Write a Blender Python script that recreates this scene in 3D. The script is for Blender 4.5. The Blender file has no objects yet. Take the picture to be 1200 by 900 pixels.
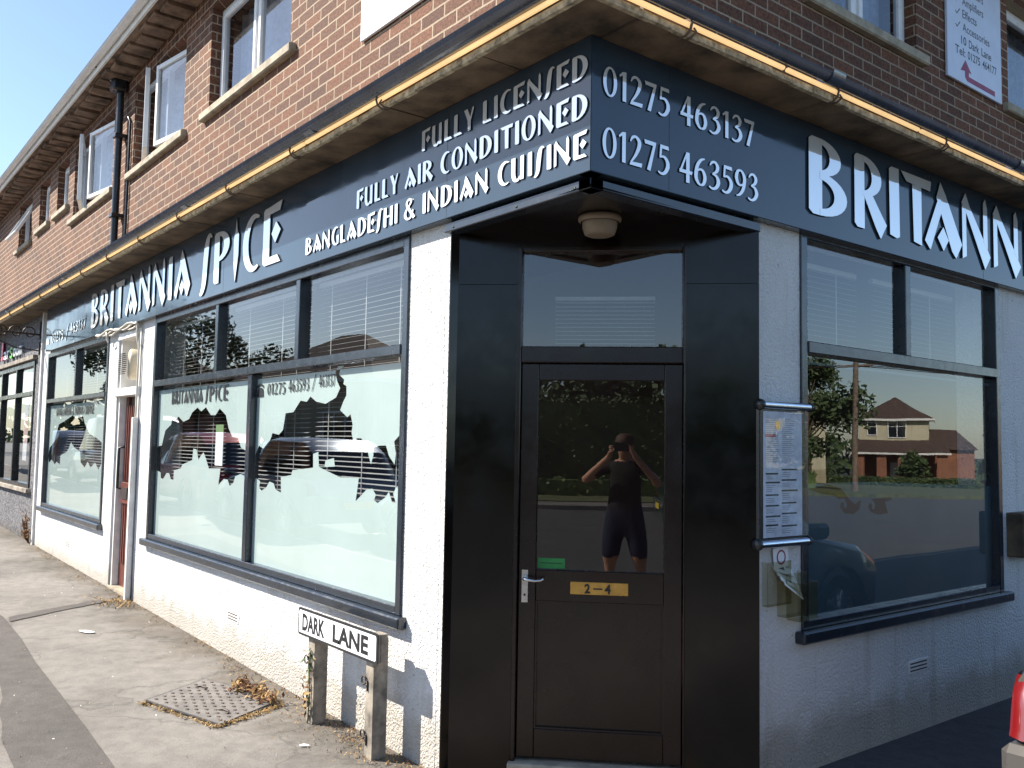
import bpy, bmesh, math, random
from mathutils import Matrix, Vector
random.seed(7)
R = math.radians
# ------------------------------------------------------------------ camera, sky, sun, exposure
scene = bpy.context.scene
C = scene.collection
cd = bpy.data.cameras.new('camera'); cam = bpy.data.objects.new('camera', cd); C.objects.link(cam)
cd.sensor_width = 36; cd.lens = 31.5; cd.clip_start = 0.01; cd.clip_end = 2000
cx_ = Vector((0.61954378, 0.78476682, 0.01750865)); cz_ = Vector((0.78380818, -0.61727012, -0.06798778)); cy_ = cz_.cross(cx_)
cam.matrix_world = Matrix(((cx_.x, cy_.x, cz_.x, 2.67), (cx_.y, cy_.y, cz_.y, -2.5), (cx_.z, cy_.z, cz_.z, 1.6), (0, 0, 0, 1)))
scene.camera = cam
SUN = Vector((-0.578, -0.503, 0.643)).normalized()
world = bpy.data.worlds.new('World'); scene.world = world; world.use_nodes = True
wn = world.node_tree; bgn = wn.nodes['Background']
sky = wn.nodes.new('ShaderNodeTexSky'); sky.sky_type = 'NISHITA'; sky.sun_disc = False
sky.sun_elevation = R(40); sky.sun_rotation = math.atan2(SUN.x, SUN.y)
sky.air_density = 1.0; sky.dust_density = .9; sky.ozone_density = 2.2; sky.altitude = 600
wn.links.new(sky.outputs[0], bgn.inputs[0]); bgn.inputs[1].default_value = 0.095
sl = bpy.data.lights.new('sun', 'SUN'); sl.energy = 5.0; sl.angle = R(0.5); sl.color = (1.0, 0.93, 0.82)
so = bpy.data.objects.new('sun', sl); C.objects.link(so); so.rotation_euler = SUN.to_track_quat('Z', 'Y').to_euler()
scene.view_settings.view_transform = 'Standard'; scene.view_settings.look = 'None'
scene.view_settings.gamma = 1; scene.view_settings.use_curve_mapping = False
scene.view_settings.exposure = 1.3
scene.render.engine = 'CYCLES'
try: scene.cycles.max_bounces = 9; scene.cycles.transparent_max_bounces = 16
except Exception: pass

# ------------------------------------------------------------------ materials
def nmat(name):
    m = bpy.data.materials.new(name); m.use_nodes = True
    nt = m.node_tree; b = nt.nodes['Principled BSDF']
    return m, nt, b
def N(nt, t, **k):
    n = nt.nodes.new(t)
    for a, v in k.items(): setattr(n, a, v)
    return n
def pos(nt): return N(nt, 'ShaderNodeNewGeometry').outputs['Position']
def noise(nt, scale, detail=4, rough=.6, vec=None):
    n = N(nt, 'ShaderNodeTexNoise'); n.inputs['Scale'].default_value = scale
    n.inputs['Detail'].default_value = detail; n.inputs['Roughness'].default_value = rough
    nt.links.new(vec if vec is not None else pos(nt), n.inputs['Vector']); return n.outputs[0]
def ramp(nt, fac, stops):
    r = N(nt, 'ShaderNodeValToRGB'); nt.links.new(fac, r.inputs[0]); e = r.color_ramp.elements
    while len(e) < len(stops): e.new(0.5)
    for i, (p, c) in enumerate(stops):
        e[i].position = p; e[i].color = (c[0], c[1], c[2], 1) if not isinstance(c, (int, float)) else (c, c, c, 1)
    return r.outputs[0]
def mixc(nt, fac, a, b, mode='MIX'):
    m = N(nt, 'ShaderNodeMix', data_type='RGBA', blend_type=mode)
    for sock, v in ((m.inputs[0], fac), (m.inputs[6], a), (m.inputs[7], b)):
        if isinstance(v, (int, float)): sock.default_value = v
        elif isinstance(v, (tuple, list)): sock.default_value = (v[0], v[1], v[2], 1)
        else: nt.links.new(v, sock)
    return m.outputs[2]
def bump(nt, b, h, strength=.3, dist=.01):
    n = N(nt, 'ShaderNodeBump'); n.inputs['Strength'].default_value = strength; n.inputs['Distance'].default_value = dist
    nt.links.new(h, n.inputs['Height']); nt.links.new(n.outputs[0], b.inputs['Normal'])
def simple(name, col, rough=.5, metal=0, var=.12, vs=8, bs=0, bsc=120, spec=.5, coat=0):
    m, nt, b = nmat(name)
    n = noise(nt, vs)
    d = tuple(c * (1 - var * 1.6) for c in col); l = tuple(min(1, c * (1 + var)) for c in col)
    nt.links.new(ramp(nt, n, [(.3, d), (.7, l)]), b.inputs['Base Color'])
    b.inputs['Metallic'].default_value = metal
    b.inputs['Specular IOR Level'].default_value = spec
    b.inputs['Coat Weight'].default_value = coat; b.inputs['Coat Roughness'].default_value = .04
    r = ramp(nt, noise(nt, vs * 2.3), [(.3, max(0, rough - .06)), (.7, min(1, rough + .08))])
    nt.links.new(r, b.inputs['Roughness'])
    if bs: bump(nt, b, noise(nt, bsc), bs, .004)
    return m
def emit(name, col, s):
    m, nt, b = nmat(name); b.inputs['Base Color'].default_value = (*col, 1)
    n = noise(nt, 2.5, 3)
    nt.links.new(ramp(nt, n, [(.3, tuple(c * .72 for c in col)), (.6, col)]), b.inputs['Emission Color'])
    b.inputs['Emission Strength'].default_value = s; return m
def glassmat(name, r0=.07, tint=(.9, .94, .95), rough=0.0, wav=.015):
    m = bpy.data.materials.new(name); m.use_nodes = True; nt = m.node_tree; nt.nodes.clear()
    o = N(nt, 'ShaderNodeOutputMaterial'); mx = N(nt, 'ShaderNodeMixShader'); t = N(nt, 'ShaderNodeBsdfTransparent')
    g = N(nt, 'ShaderNodeBsdfGlossy'); lw = N(nt, 'ShaderNodeLayerWeight'); lw.inputs[0].default_value = .5; pw = N(nt, 'ShaderNodeMath', operation='POWER'); pw.inputs[1].default_value = 4.5; nt.links.new(lw.outputs['Facing'], pw.inputs[0]); fr = N(nt, 'ShaderNodeMath', operation='MULTIPLY_ADD'); nt.links.new(pw.outputs[0], fr.inputs[0]); fr.inputs[1].default_value = 1-r0; fr.inputs[2].default_value = r0
    t.inputs[0].default_value = (*tint, 1); g.inputs['Roughness'].default_value = rough
    bp = N(nt, 'ShaderNodeBump'); bp.inputs['Strength'].default_value = wav; bp.inputs['Distance'].default_value = .05
    nt.links.new(noise(nt, 1.3, 1), bp.inputs['Height']); nt.links.new(bp.outputs[0], g.inputs['Normal'])
    nt.links.new(fr.outputs[0], mx.inputs[0]); nt.links.new(t.outputs[0], mx.inputs[1]); nt.links.new(g.outputs[0], mx.inputs[2])
    nt.links.new(mx.outputs[0], o.inputs[0]); return m

def brickmat(name, c1=(.175, .072, .038), c2=(.095, .043, .028), mortar=(.40, .31, .22)):
    m, nt, b = nmat(name)
    sx = N(nt, 'ShaderNodeSeparateXYZ'); nt.links.new(pos(nt), sx.inputs[0])
    ad = N(nt, 'ShaderNodeMath', operation='ADD'); nt.links.new(sx.outputs[0], ad.inputs[0]); nt.links.new(sx.outputs[1], ad.inputs[1])
    cb = N(nt, 'ShaderNodeCombineXYZ'); nt.links.new(ad.outputs[0], cb.inputs[0]); nt.links.new(sx.outputs[2], cb.inputs[1])
    wob = N(nt, 'ShaderNodeVectorMath', operation='MULTIPLY_ADD'); nz = N(nt, 'ShaderNodeTexNoise'); nz.inputs['Scale'].default_value = 9
    nt.links.new(pos(nt), nz.inputs['Vector']); nt.links.new(nz.outputs[1], wob.inputs[0]); wob.inputs[1].default_value = (.006, .006, 0); nt.links.new(cb.outputs[0], wob.inputs[2])
    br = N(nt, 'ShaderNodeTexBrick'); nt.links.new(wob.outputs[0], br.inputs['Vector'])
    br.offset = .5; br.inputs['Scale'].default_value = 1; br.inputs['Brick Width'].default_value = .225; br.inputs['Row Height'].default_value = .075
    br.inputs['Mortar Size'].default_value = .0062; br.inputs['Mortar Smooth'].default_value = .25; br.inputs['Bias'].default_value = -.1
    br.inputs['Color1'].default_value = (*c1, 1); br.inputs['Color2'].default_value = (*c2, 1); br.inputs['Mortar'].default_value = (*mortar, 1)
    fine = noise(nt, 55, 5, .75); big = noise(nt, .9, 4)
    strk = ramp(nt, fine, [(.36, .42), (.62, 1.35)])
    bc = mixc(nt, 1, br.outputs[0], strk, 'MULTIPLY')
    col = mixc(nt, br.outputs[1], bc, ramp(nt, fine, [(.3, tuple(x*.75 for x in mortar)), (.6, mortar)]))
    col = mixc(nt, 1, col, ramp(nt, big, [(.3, .80), (.7, 1.1)]), 'MULTIPLY')
    nt.links.new(col, b.inputs['Base Color']); b.inputs['Roughness'].default_value = .9
    h = N(nt, 'ShaderNodeMath', operation='MULTIPLY_ADD'); nt.links.new(br.outputs[1], h.inputs[0]); h.inputs[1].default_value = -1.0; nt.links.new(fine, h.inputs[2])
    bump(nt, b, h.outputs[0], .75, .009); return m

def dashmat(name, base, dark, scale=42, stone=None):
    """pebble-dash render: knobbly relief, shadow dots between the stones painted into the colour"""
    m, nt, b = nmat(name)
    v = N(nt, 'ShaderNodeTexVoronoi'); v.inputs['Scale'].default_value = scale; nt.links.new(pos(nt), v.inputs['Vector'])
    v2 = N(nt, 'ShaderNodeTexVoronoi'); v2.inputs['Scale'].default_value = scale * 2.2; nt.links.new(pos(nt), v2.inputs['Vector'])
    n = noise(nt, 18, 6, .7); big = noise(nt, 1.1, 4)
    shade_dots = ramp(nt, n, [(.30, 0), (.36, 1)])
    col = mixc(nt, shade_dots, dark, base)  # noise-placed specks of shade among the stones, painted as dark colour
    if stone: col = mixc(nt, ramp(nt, v.outputs['Color'], [(.45, 0), (.6, .7)]), col, stone)
    sx = N(nt, 'ShaderNodeSeparateXYZ'); nt.links.new(pos(nt), sx.inputs[0])
    md = N(nt, 'ShaderNodeMath', operation='MULTIPLY_ADD'); nt.links.new(noise(nt, 5), md.inputs[0]); md.inputs[1].default_value = -.35; nt.links.new(sx.outputs[2], md.inputs[2])
    splash = ramp(nt, md.outputs[0], [(.0, (.66, .62, .56)), (.16, (1, 1, 1))])
    col = mixc(nt, 1, col, splash, 'MULTIPLY')
    st = N(nt, 'ShaderNodeVectorMath', operation='MULTIPLY'); nt.links.new(pos(nt), st.inputs[0]); st.inputs[1].default_value = (7, 7, .5)
    col = mixc(nt, 1, col, ramp(nt, noise(nt, 1, 5, .7, st.outputs[0]), [(.30, (.80, .78, .74)), (.48, (1, 1, 1))]), 'MULTIPLY')
    col = mixc(nt, 1, col, ramp(nt, big, [(.3, .90), (.65, 1.03)]), 'MULTIPLY')
    nt.links.new(col, b.inputs['Base Color']); b.inputs['Roughness'].default_value = .85
    a = N(nt, 'ShaderNodeMath', operation='MULTIPLY_ADD'); nt.links.new(v.outputs[0], a.inputs[0]); a.inputs[1].default_value = -1.1
    a2 = N(nt, 'ShaderNodeMath', operation='MULTIPLY_ADD'); nt.links.new(v2.outputs[0], a2.inputs[0]); a2.inputs[1].default_value = -.5
    nt.links.new(noise(nt, 150, 3, .7), a2.inputs[2]); nt.links.new(a2.outputs[0], a.inputs[2])
    bump(nt, b, a.outputs[0], .7, .014); return m

def groundmat(name, c, speck=.35, patch=1.0, bs=.4, stains=True, dirt=False):
    m, nt, b = nmat(name)
    f = noise(nt, 160, 3, .8); md = noise(nt, 9, 6, .65); lg = noise(nt, .9, 5, .6)
    col = ramp(nt, f, [(.32, tuple(x * (1 - speck) for x in c)), (.55, c), (.72, tuple(min(1, x * (1 + speck)) for x in c))])
    col = mixc(nt, 1, col, ramp(nt, md, [(.35, .80), (.6, 1.08)]), 'MULTIPLY')
    col = mixc(nt, 1, col, ramp(nt, lg, [(.32, 1 - .30 * patch), (.5, 1), (.7, 1 + .12 * patch)]), 'MULTIPLY')
    if stains:
        sp = N(nt, 'ShaderNodeTexVoronoi'); sp.inputs['Scale'].default_value = 2.6; nt.links.new(pos(nt), sp.inputs['Vector'])
        col = mixc(nt, ramp(nt, sp.outputs[0], [(.025, .55), (.06, 0)]), col, tuple(x * .45 for x in c))
        ck = N(nt, 'ShaderNodeTexVoronoi', feature='DISTANCE_TO_EDGE'); ck.inputs['Scale'].default_value = .55
        wv = N(nt, 'ShaderNodeVectorMath', operation='MULTIPLY_ADD'); nz = N(nt, 'ShaderNodeTexNoise'); nz.inputs['Scale'].default_value = 3; nz.inputs['Detail'].default_value = 6
        nt.links.new(pos(nt), nz.inputs['Vector']); nt.links.new(nz.outputs[1], wv.inputs[0]); wv.inputs[1].default_value = (.5, .5, .5); nt.links.new(pos(nt), wv.inputs[2])
        nt.links.new(wv.outputs[0], ck.inputs['Vector'])
        col = mixc(nt, ramp(nt, ck.outputs[0], [(.002, .6), (.007, 0)]), col, tuple(x * .4 for x in c))
    if dirt:      # soil and moss washed up against the foot of the wall
        sx = N(nt, 'ShaderNodeSeparateXYZ'); nt.links.new(pos(nt), sx.inputs[0])
        q = N(nt, 'ShaderNodeMath', operation='MULTIPLY_ADD'); nt.links.new(noise(nt, 2.2, 6, .7), q.inputs[0]); q.inputs[1].default_value = 1.5; nt.links.new(sx.outputs[1], q.inputs[2])
        col = mixc(nt, 1, col, ramp(nt, q.outputs[0], [(.28, (1, 1, 1)), (.62, (.66, .63, .58)), (.95, (.5, .46, .40))]), 'MULTIPLY')
    nt.links.new(col, b.inputs['Base Color']); b.inputs['Roughness'].default_value = .88
    h = N(nt, 'ShaderNodeMath', operation='MULTIPLY_ADD'); nt.links.new(md, h.inputs[0]); h.inputs[1].default_value = 1.6; nt.links.new(f, h.inputs[2])
    bump(nt, b, h.outputs[0], bs, .008); return m

M_brick = brickmat('red_brick')
M_brick2 = brickmat('house_brick', (.33, .12, .06), (.25, .09, .05), (.4, .3, .22))
M_dash = dashmat('white_pebbledash', (.76, .75, .74), (.22, .21, .20), 70)
M_greydash = dashmat('charcoal_pebbledash', (.085, .085, .095), (.03, .03, .035), 40, (.26, .26, .28))
M_cream = dashmat('cream_render', (.56, .51, .36), (.4, .36, .26), 30)
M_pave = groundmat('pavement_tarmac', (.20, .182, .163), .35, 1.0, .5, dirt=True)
M_patch = groundmat('dark_tarmac_patch', (.105, .092, .083), .5, .5, .7, False)
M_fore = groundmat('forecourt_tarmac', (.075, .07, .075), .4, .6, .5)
M_road = groundmat('road_asphalt', (.075, .072, .07), .35, .6, .4)
M_kerb = simple('kerb_concrete', (.32, .30, .27), .85, var=.2, vs=5, bs=.4)
M_grass = simple('verge_grass', (.10, .11, .04), .9, var=.35, vs=3, bs=.8, bsc=40)
M_navy = simple('glossy_navy_panel', (.031, .052, .077), .09, var=.12, vs=2, spec=.6, coat=.1)
M_trim = simple('navy_painted_trim', (.014, .020, .030), .22, var=.15, vs=6, bs=.1, bsc=60, spec=.8)
M_black = simple('black_glossy_board', (.005, .0028, .0022), .17, var=.45, vs=2.5, bs=.07, bsc=6, spec=.42)
M_door = simple('dark_brown_paint', (.012, .0045, .003), .24, var=.25, vs=3, bs=.05, bsc=30)
M_blackpl = simple('black_plastic', (.016, .017, .02), .28, var=.2, vs=6)
M_gut = simple('black_gutter_plastic', (.06, .075, .11), .24, var=.25, vs=5, spec=1, coat=.6)
M_white = simple('white_upvc', (.80, .80, .80), .3, var=.05)
M_whitep = simple('white_paint', (.74, .73, .70), .55, var=.1, vs=10, bs=.15)
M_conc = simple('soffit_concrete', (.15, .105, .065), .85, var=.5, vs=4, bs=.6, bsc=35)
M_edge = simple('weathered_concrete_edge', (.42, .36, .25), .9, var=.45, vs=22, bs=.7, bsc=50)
M_sill = simple('stone_sill', (.36, .31, .23), .85, var=.25, vs=9, bs=.4)
M_soff = simple('painted_brick_eaves', (.20, .135, .095), .85, var=.5, vs=6, bs=.6, bsc=12)
M_strip = emit('warm_lit_tube', (1.0, .66, .31), .36)
M_glass = glassmat('window_glass', .15, (.96, .98, .98))
M_caseglass = glassmat('case_glass', .045, (.97, .97, .97))
M_glass2 = glassmat('upper_window_glass', .16, (.6, .65, .7))
M_dglass = glassmat('door_glass', .11, (.85, .85, .85))
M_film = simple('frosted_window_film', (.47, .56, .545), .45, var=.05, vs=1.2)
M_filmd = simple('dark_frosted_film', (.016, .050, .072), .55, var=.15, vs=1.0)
M_blackvinyl = simple('black_vinyl', (.01, .01, .012), .4)
M_blind = simple('pale_blind_slat', (.34, .34, .34), .45, var=.08)
M_curtain = simple('net_curtain', (.62, .66, .72), .9, var=.2, vs=14)
M_inner = simple('dark_red_interior', (.05, .014, .010), .8, var=.3, vs=1)
M_innerf = simple('dark_interior_floor', (.02, .015, .012), .6)
M_steel = simple('brushed_steel', (.62, .62, .62), .22, 1, var=.1, vs=20)
M_chrome = simple('polished_aluminium', (.75, .80, .86), .12, 1, var=.05)
M_brass = simple('brass_plate', (.62, .36, .09), .32, .75, var=.15, vs=14)
M_wood = simple('weathered_grey_wood', (.27, .235, .19), .85, var=.4, vs=10, bs=.6, bsc=40)
M_redw = simple('varnished_red_wood', (.13, .032, .02), .35, var=.3, vs=8)
M_beige = simple('beige_plastic', (.50, .43, .32), .5, var=.12)
M_lampd = simple('porch_lamp_plastic', (.22, .17, .12), .5, var=.12)
M_pink = simple('pink_letter', (.75, .12, .22), .4); M_green = simple('green_letter', (.16, .62, .08), .4)
M_green2 = simple('green_sticker', (.02, .20, .04), .5)
M_greenpale = simple('faded_green_card', (.18, .30, .12), .6)
M_paper = simple('menu_paper', (.50, .54, .62), .6, var=.12, vs=30)
M_signw = simple('white_sign_board', (.82, .84, .88), .4, var=.03)
M_board = simple('pale_sign_board', (.62, .68, .80), .35, var=.04)
M_redt = simple('faded_red_print', (.80, .52, .48), .5); M_maroon = simple('maroon_arrow', (.28, .035, .10), .5)
M_greyt = simple('grey_print', (.10, .10, .13), .5)
M_clip = simple('rusty_clip', (.12, .09, .07), .8, var=.3)
M_iron = simple('wrought_iron', (.045, .032, .028), .5, .4, var=.3)
M_manh = simple('cast_iron_cover', (.17, .155, .145), .6, .25, var=.2, vs=12, bs=.5)
M_dry = simple('dry_grass', (.36, .23, .09), .9, var=.45, vs=25)
M_dead = simple('dead_leaves', (.17, .07, .028), .9, var=.6, vs=30)
M_leaf = simple('green_leaves', (.07, .12, .03), .7, var=.5, vs=20)
M_litter = simple('white_litter', (.8, .8, .78), .7)
M_cable = simple('white_cable', (.62, .58, .5), .5)
M_tile = simple('brown_roof_tile', (.075, .048, .038), .85, var=.35, vs=5, bs=.6, bsc=14)
M_bark = simple('bark', (.10, .07, .045), .95, var=.35, vs=6, bs=.8, bsc=18)
M_tele = simple('creosoted_pole', (.20, .15, .11), .9, var=.3)
def mirror_letter():
    m, nt, b = nmat('polished_white_letter')
    b.inputs['Base Color'].default_value = (.93, .92, .90, 1); b.inputs['Metallic'].default_value = .5
    b.inputs['Roughness'].default_value = .035; b.inputs['Coat Weight'].default_value = .6; b.inputs['Coat Roughness'].default_value = .0
    nt.links.new(ramp(nt, noise(nt, 3), [(.3, (.90, .90, .89)), (.7, (.95, .95, .94))]), b.inputs['Base Color']); return m
M_letter = mirror_letter()
def carpaint(name, c, metal=.3):
    m, nt, b = nmat(name); nt.links.new(ramp(nt, noise(nt, 1.5), [(.3, tuple(x*.92 for x in c)), (.7, c)]), b.inputs['Base Color'])
    b.inputs['Metallic'].default_value = metal; b.inputs['Roughness'].default_value = .3
    b.inputs['Coat Weight'].default_value = 1; b.inputs['Coat Roughness'].default_value = .03; return m
def tree_leafmat(name, a, b_):
    m, nt, b = nmat(name)
    oi = noise(nt, .8, 3); f = noise(nt, 11, 3)
    c = mixc(nt, ramp(nt, oi, [(.35, 0), (.65, 1)]), a, b_)
    nt.links.new(mixc(nt, 1, c, ramp(nt, f, [(.3, .55), (.7, 1.3)]), 'MULTIPLY'), b.inputs['Base Color']); b.inputs['Roughness'].default_value = .6
    return m
M_fol = tree_leafmat('tree_foliage', (.035, .065, .018), (.075, .11, .03))
M_hedge = tree_leafmat('hedge_foliage', (.05, .10, .02), (.12, .17, .04))

# ------------------------------------------------------------------ mesh builder
I4 = Matrix.Identity(4)
def frame(o, u, w):           # local (u, v, w) -> world; v is up, w is outward
    return Matrix(((u[0], 0, w[0], o[0]), (u[1], 0, w[1], o[1]), (0, 1, 0, o[2]), (0, 0, 0, 1)))
FL = frame((0, 0, 0), (1, 0), (0, -1))
FR = frame((0, 0, 0), (0, 1), (1, 0))
_d = math.hypot(1.02, 1.09)
_n = Vector((.704, -.710)).normalized()
FD = frame((-.51-.746*.710, .545-.746*.704, 0), (-_n.y, _n.x), (_n.x, _n.y))
class MB:
    def __init__(s, T=I4): s.T = T; s.v = []; s.f = []; s.mi = []; s.m = []; s.sm = []
    def mat(s, m):
        if m not in s.m: s.m.append(m)
        return s.m.index(m)
    def add(s, vs, fs, m, smooth=False):
        k = len(s.v); i = s.mat(m)
        s.v += [tuple(s.T @ Vector(p)) for p in vs]
        for f in fs: s.f.append([k + a for a in f]); s.mi.append(i); s.sm.append(smooth)
    def box(s, u0, u1, v0, v1, w0, w1, m, ch=0):
        if ch:
            c = min(ch, (u1-u0)/3, (v1-v0)/3, (w1-w0)/3)
            bm = bmesh.new(); bmesh.ops.create_cube(bm, size=1)
            for p in bm.verts: p.co = Vector(((u0+u1)/2 + p.co.x*(u1-u0), (v0+v1)/2 + p.co.y*(v1-v0), (w0+w1)/2 + p.co.z*(w1-w0)))
            bmesh.ops.bevel(bm, geom=bm.edges[:], offset=c, segments=1, affect='EDGES')
            s.add([p.co[:] for p in bm.verts], [[q.index for q in f.verts] for f in bm.faces], m); bm.free(); return
        vs = [(u0, v0, w0), (u1, v0, w0), (u1, v1, w0), (u0, v1, w0), (u0, v0, w1), (u1, v0, w1), (u1, v1, w1), (u0, v1, w1)]
        s.add(vs, [(3, 2, 1, 0), (4, 5, 6, 7), (0, 1, 5, 4), (1, 2, 6, 5), (2, 3, 7, 6), (3, 0, 4, 7)], m)
    def prism(s, pts, w0, w1, m, mside=None):
        n = len(pts)
        a = sum(pts[i][0]*pts[(i+1) % n][1] - pts[(i+1) % n][0]*pts[i][1] for i in range(n))
        if a < 0: pts = pts[::-1]
        vs = [(p[0], p[1], w0) for p in pts] + [(p[0], p[1], w1) for p in pts]
        s.add(vs, [list(range(n, 2*n)), list(range(n))[::-1]], m)
        s.add(vs, [(i, (i+1) % n, n+(i+1) % n, n+i) for i in range(n)], mside or m)
    def ribbon(s, L, R_, w0, w1, m, mside=None):   # strip between two equal-length polylines
        n = len(L)
        vs = [(p[0], p[1], w1) for p in L] + [(p[0], p[1], w1) for p in R_] + [(p[0], p[1], w0) for p in L] + [(p[0], p[1], w0) for p in R_]
        s.add(vs, [(i, n+i, n+i+1, i+1) for i in range(n-1)], m)
        sd = []
        for i in range(n-1): sd += [(i, i+1, 2*n+i+1, 2*n+i), (n+i+1, n+i, 3*n+i, 3*n+i+1)]
        sd += [(0, 2*n, 3*n, n), (n-1, 2*n-1, 4*n-1, 3*n-1)]
        s.add(vs, sd, mside or m)
    def tube(s, pts, r, m, n=8, caps=True):
        pts = [Vector(p) for p in pts]; rs = r if isinstance(r, (list, tuple)) else [r]*len(pts)
        vs = []; fs = []; up = None
        for i, p in enumerate(pts):
            d = (pts[min(i+1, len(pts)-1)] - pts[max(i-1, 0)])
            d = d.normalized() if d.length > 1e-9 else Vector((0, 0, 1))
            if up is None: up = Vector((0, 0, 1)) if abs(d.z) < .9 else Vector((1, 0, 0))
            a = d.cross(up).normalized(); b = a.cross(d).normalized(); up = b
            for k in range(n):
                t = 2*math.pi*k/n; vs.append(tuple(p + a*math.cos(t)*rs[i] + b*math.sin(t)*rs[i]))
        for i in range(len(pts)-1):
            for k in range(n): fs.append((i*n+k, i*n+(k+1) % n, (i+1)*n+(k+1) % n, (i+1)*n+k))
        s.add(vs, fs, m, True)
        if caps: s.add([vs[k] for k in range(n)] + vs[-n:], [list(range(n)), list(range(n, 2*n))[::-1]], m)
    def lathe(s, prof, c, axis, m, n=24):      # prof: (r, t) along axis vector from c
        ax = Vector(axis).normalized(); a = ax.orthogonal().normalized(); b = ax.cross(a); c = Vector(c); vs = []
        for r_, t in prof:
            for k in range(n):
                th = 2*math.pi*k/n; vs.append(tuple(c + ax*t + (a*math.cos(th)+b*math.sin(th))*r_))
        fs = [(i*n+k, i*n+(k+1) % n, (i+1)*n+(k+1) % n, (i+1)*n+k) for i in range(len(prof)-1) for k in range(n)]
        s.add(vs, fs, m, True)
    def quad(s, a, b, c, d, m): s.add([a, b, c, d], [(0, 1, 2, 3)], m)
    def wall(s, u0, u1, v0, v1, holes, t, m, mrev=None):
        us = sorted({u0, u1, *[h[0] for h in holes], *[h[1] for h in holes]}); vs_ = sorted({v0, v1, *[h[2] for h in holes], *[h[3] for h in holes]})
        us = [u for u in us if u0 <= u <= u1]; vs_ = [v for v in vs_ if v0 <= v <= v1]
        for i in range(len(us)-1):
            for j in range(len(vs_)-1):
                cu = (us[i]+us[i+1])/2; cv = (vs_[j]+vs_[j+1])/2
                if any(h[0] < cu < h[1] and h[2] < cv < h[3] for h in holes): continue
                for w in (0, -t): s.quad((us[i], vs_[j], w), (us[i+1], vs_[j], w), (us[i+1], vs_[j+1], w), (us[i], vs_[j+1], w), m)
        for h in list(holes) + [(u0, u1, v0, v1)]:
            a, b, c, d = h; mr = mrev or m
            for q in (((a, c), (b, c)), ((b, c), (b, d)), ((b, d), (a, d)), ((a, d), (a, c))):
                s.quad((*q[0], 0), (*q[1], 0), (*q[1], -t), (*q[0], -t), mr)
    def build(s, name, parent=None, origin=None, autosmooth=False):
        root = parent
        while root is not None and root.parent is not None: root = root.parent
        o = Vector(root['_o']) if root is not None else (Vector(origin) if origin is not None else None)
        if o is None:
            xs = [p[0] for p in s.v]; ys = [p[1] for p in s.v]; zs = [p[2] for p in s.v]
            o = Vector(((min(xs)+max(xs))/2, (min(ys)+max(ys))/2, min(zs)))
        me = bpy.data.meshes.new(name); me.from_pydata([(p[0]-o.x, p[1]-o.y, p[2]-o.z) for p in s.v], [], s.f); me.update()
        for m in s.m: me.materials.append(m)
        me.polygons.foreach_set('material_index', s.mi); me.polygons.foreach_set('use_smooth', s.sm)
        ob = bpy.data.objects.new(name, me); C.objects.link(ob)
        if parent is not None: ob.parent = parent
        else: ob.location = o; ob['_o'] = tuple(o)
        return ob
def tag(o, label=None, cat=None, group=None, kind=None):
    if label: o['label'] = label
    if cat: o['category'] = cat
    if group: o['group'] = group
    if kind: o['kind'] = kind
    return o
def thing(name, label, cat, loc, group=None):
    o = bpy.data.objects.new(name, None); C.objects.link(o); o.location = loc; o['_o'] = tuple(loc); o.empty_display_size = .1
    return tag(o, label, cat, group)
def one(fr=I4): return MB(fr)
def B(fr, u0, u1, v0, v1, w0, w1, m, ch=0): b = MB(fr); b.box(u0, u1, v0, v1, w0, w1, m, ch); return b
def gh(x): return 0.0 if x > -1.2 else min(.0165*(-x-1.2), 1.0)

# ------------------------------------------------------------------ lettering
def earc(cx, cy, rx, ry, a0, a1, n=14): return [(cx+rx*math.cos(R(a0+(a1-a0)*i/n)), cy+ry*math.sin(R(a0+(a1-a0)*i/n))) for i in range(n+1)]
def cres(o, i): return ('r', o, i)
def stroke(pts, k=6):
    P = [pts[0]] + list(pts) + [pts[-1]]; out = []
    for j in range(1, len(P)-2):
        for q in range(k):
            t = q/k; out.append(tuple(.5*((2*P[j][c]) + (-P[j-1][c]+P[j+1][c])*t + (2*P[j-1][c]-5*P[j][c]+4*P[j+1][c]-P[j+2][c])*t*t + (-P[j-1][c]+3*P[j][c]-3*P[j+1][c]+P[j+2][c])*t**3) for c in range(3)))
    out.append(pts[-1]); L = []; Q = []
    for j, (x, y, w) in enumerate(out):
        a = out[max(j-1, 0)]; b = out[min(j+1, len(out)-1)]; dx = b[0]-a[0]; dy = b[1]-a[1]; l = math.hypot(dx, dy) or 1
        L.append((x-dy/l*w/2, y+dx/l*w/2)); Q.append((x+dy/l*w/2, y-dx/l*w/2))
    return ('r', L, Q)
def P_(*p): return ('p', list(p))
STEM = P_((.0, .05), (.0, .96), (.04, 1.0), (.17, 1.0), (.17, .0), (.05, .0))
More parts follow.
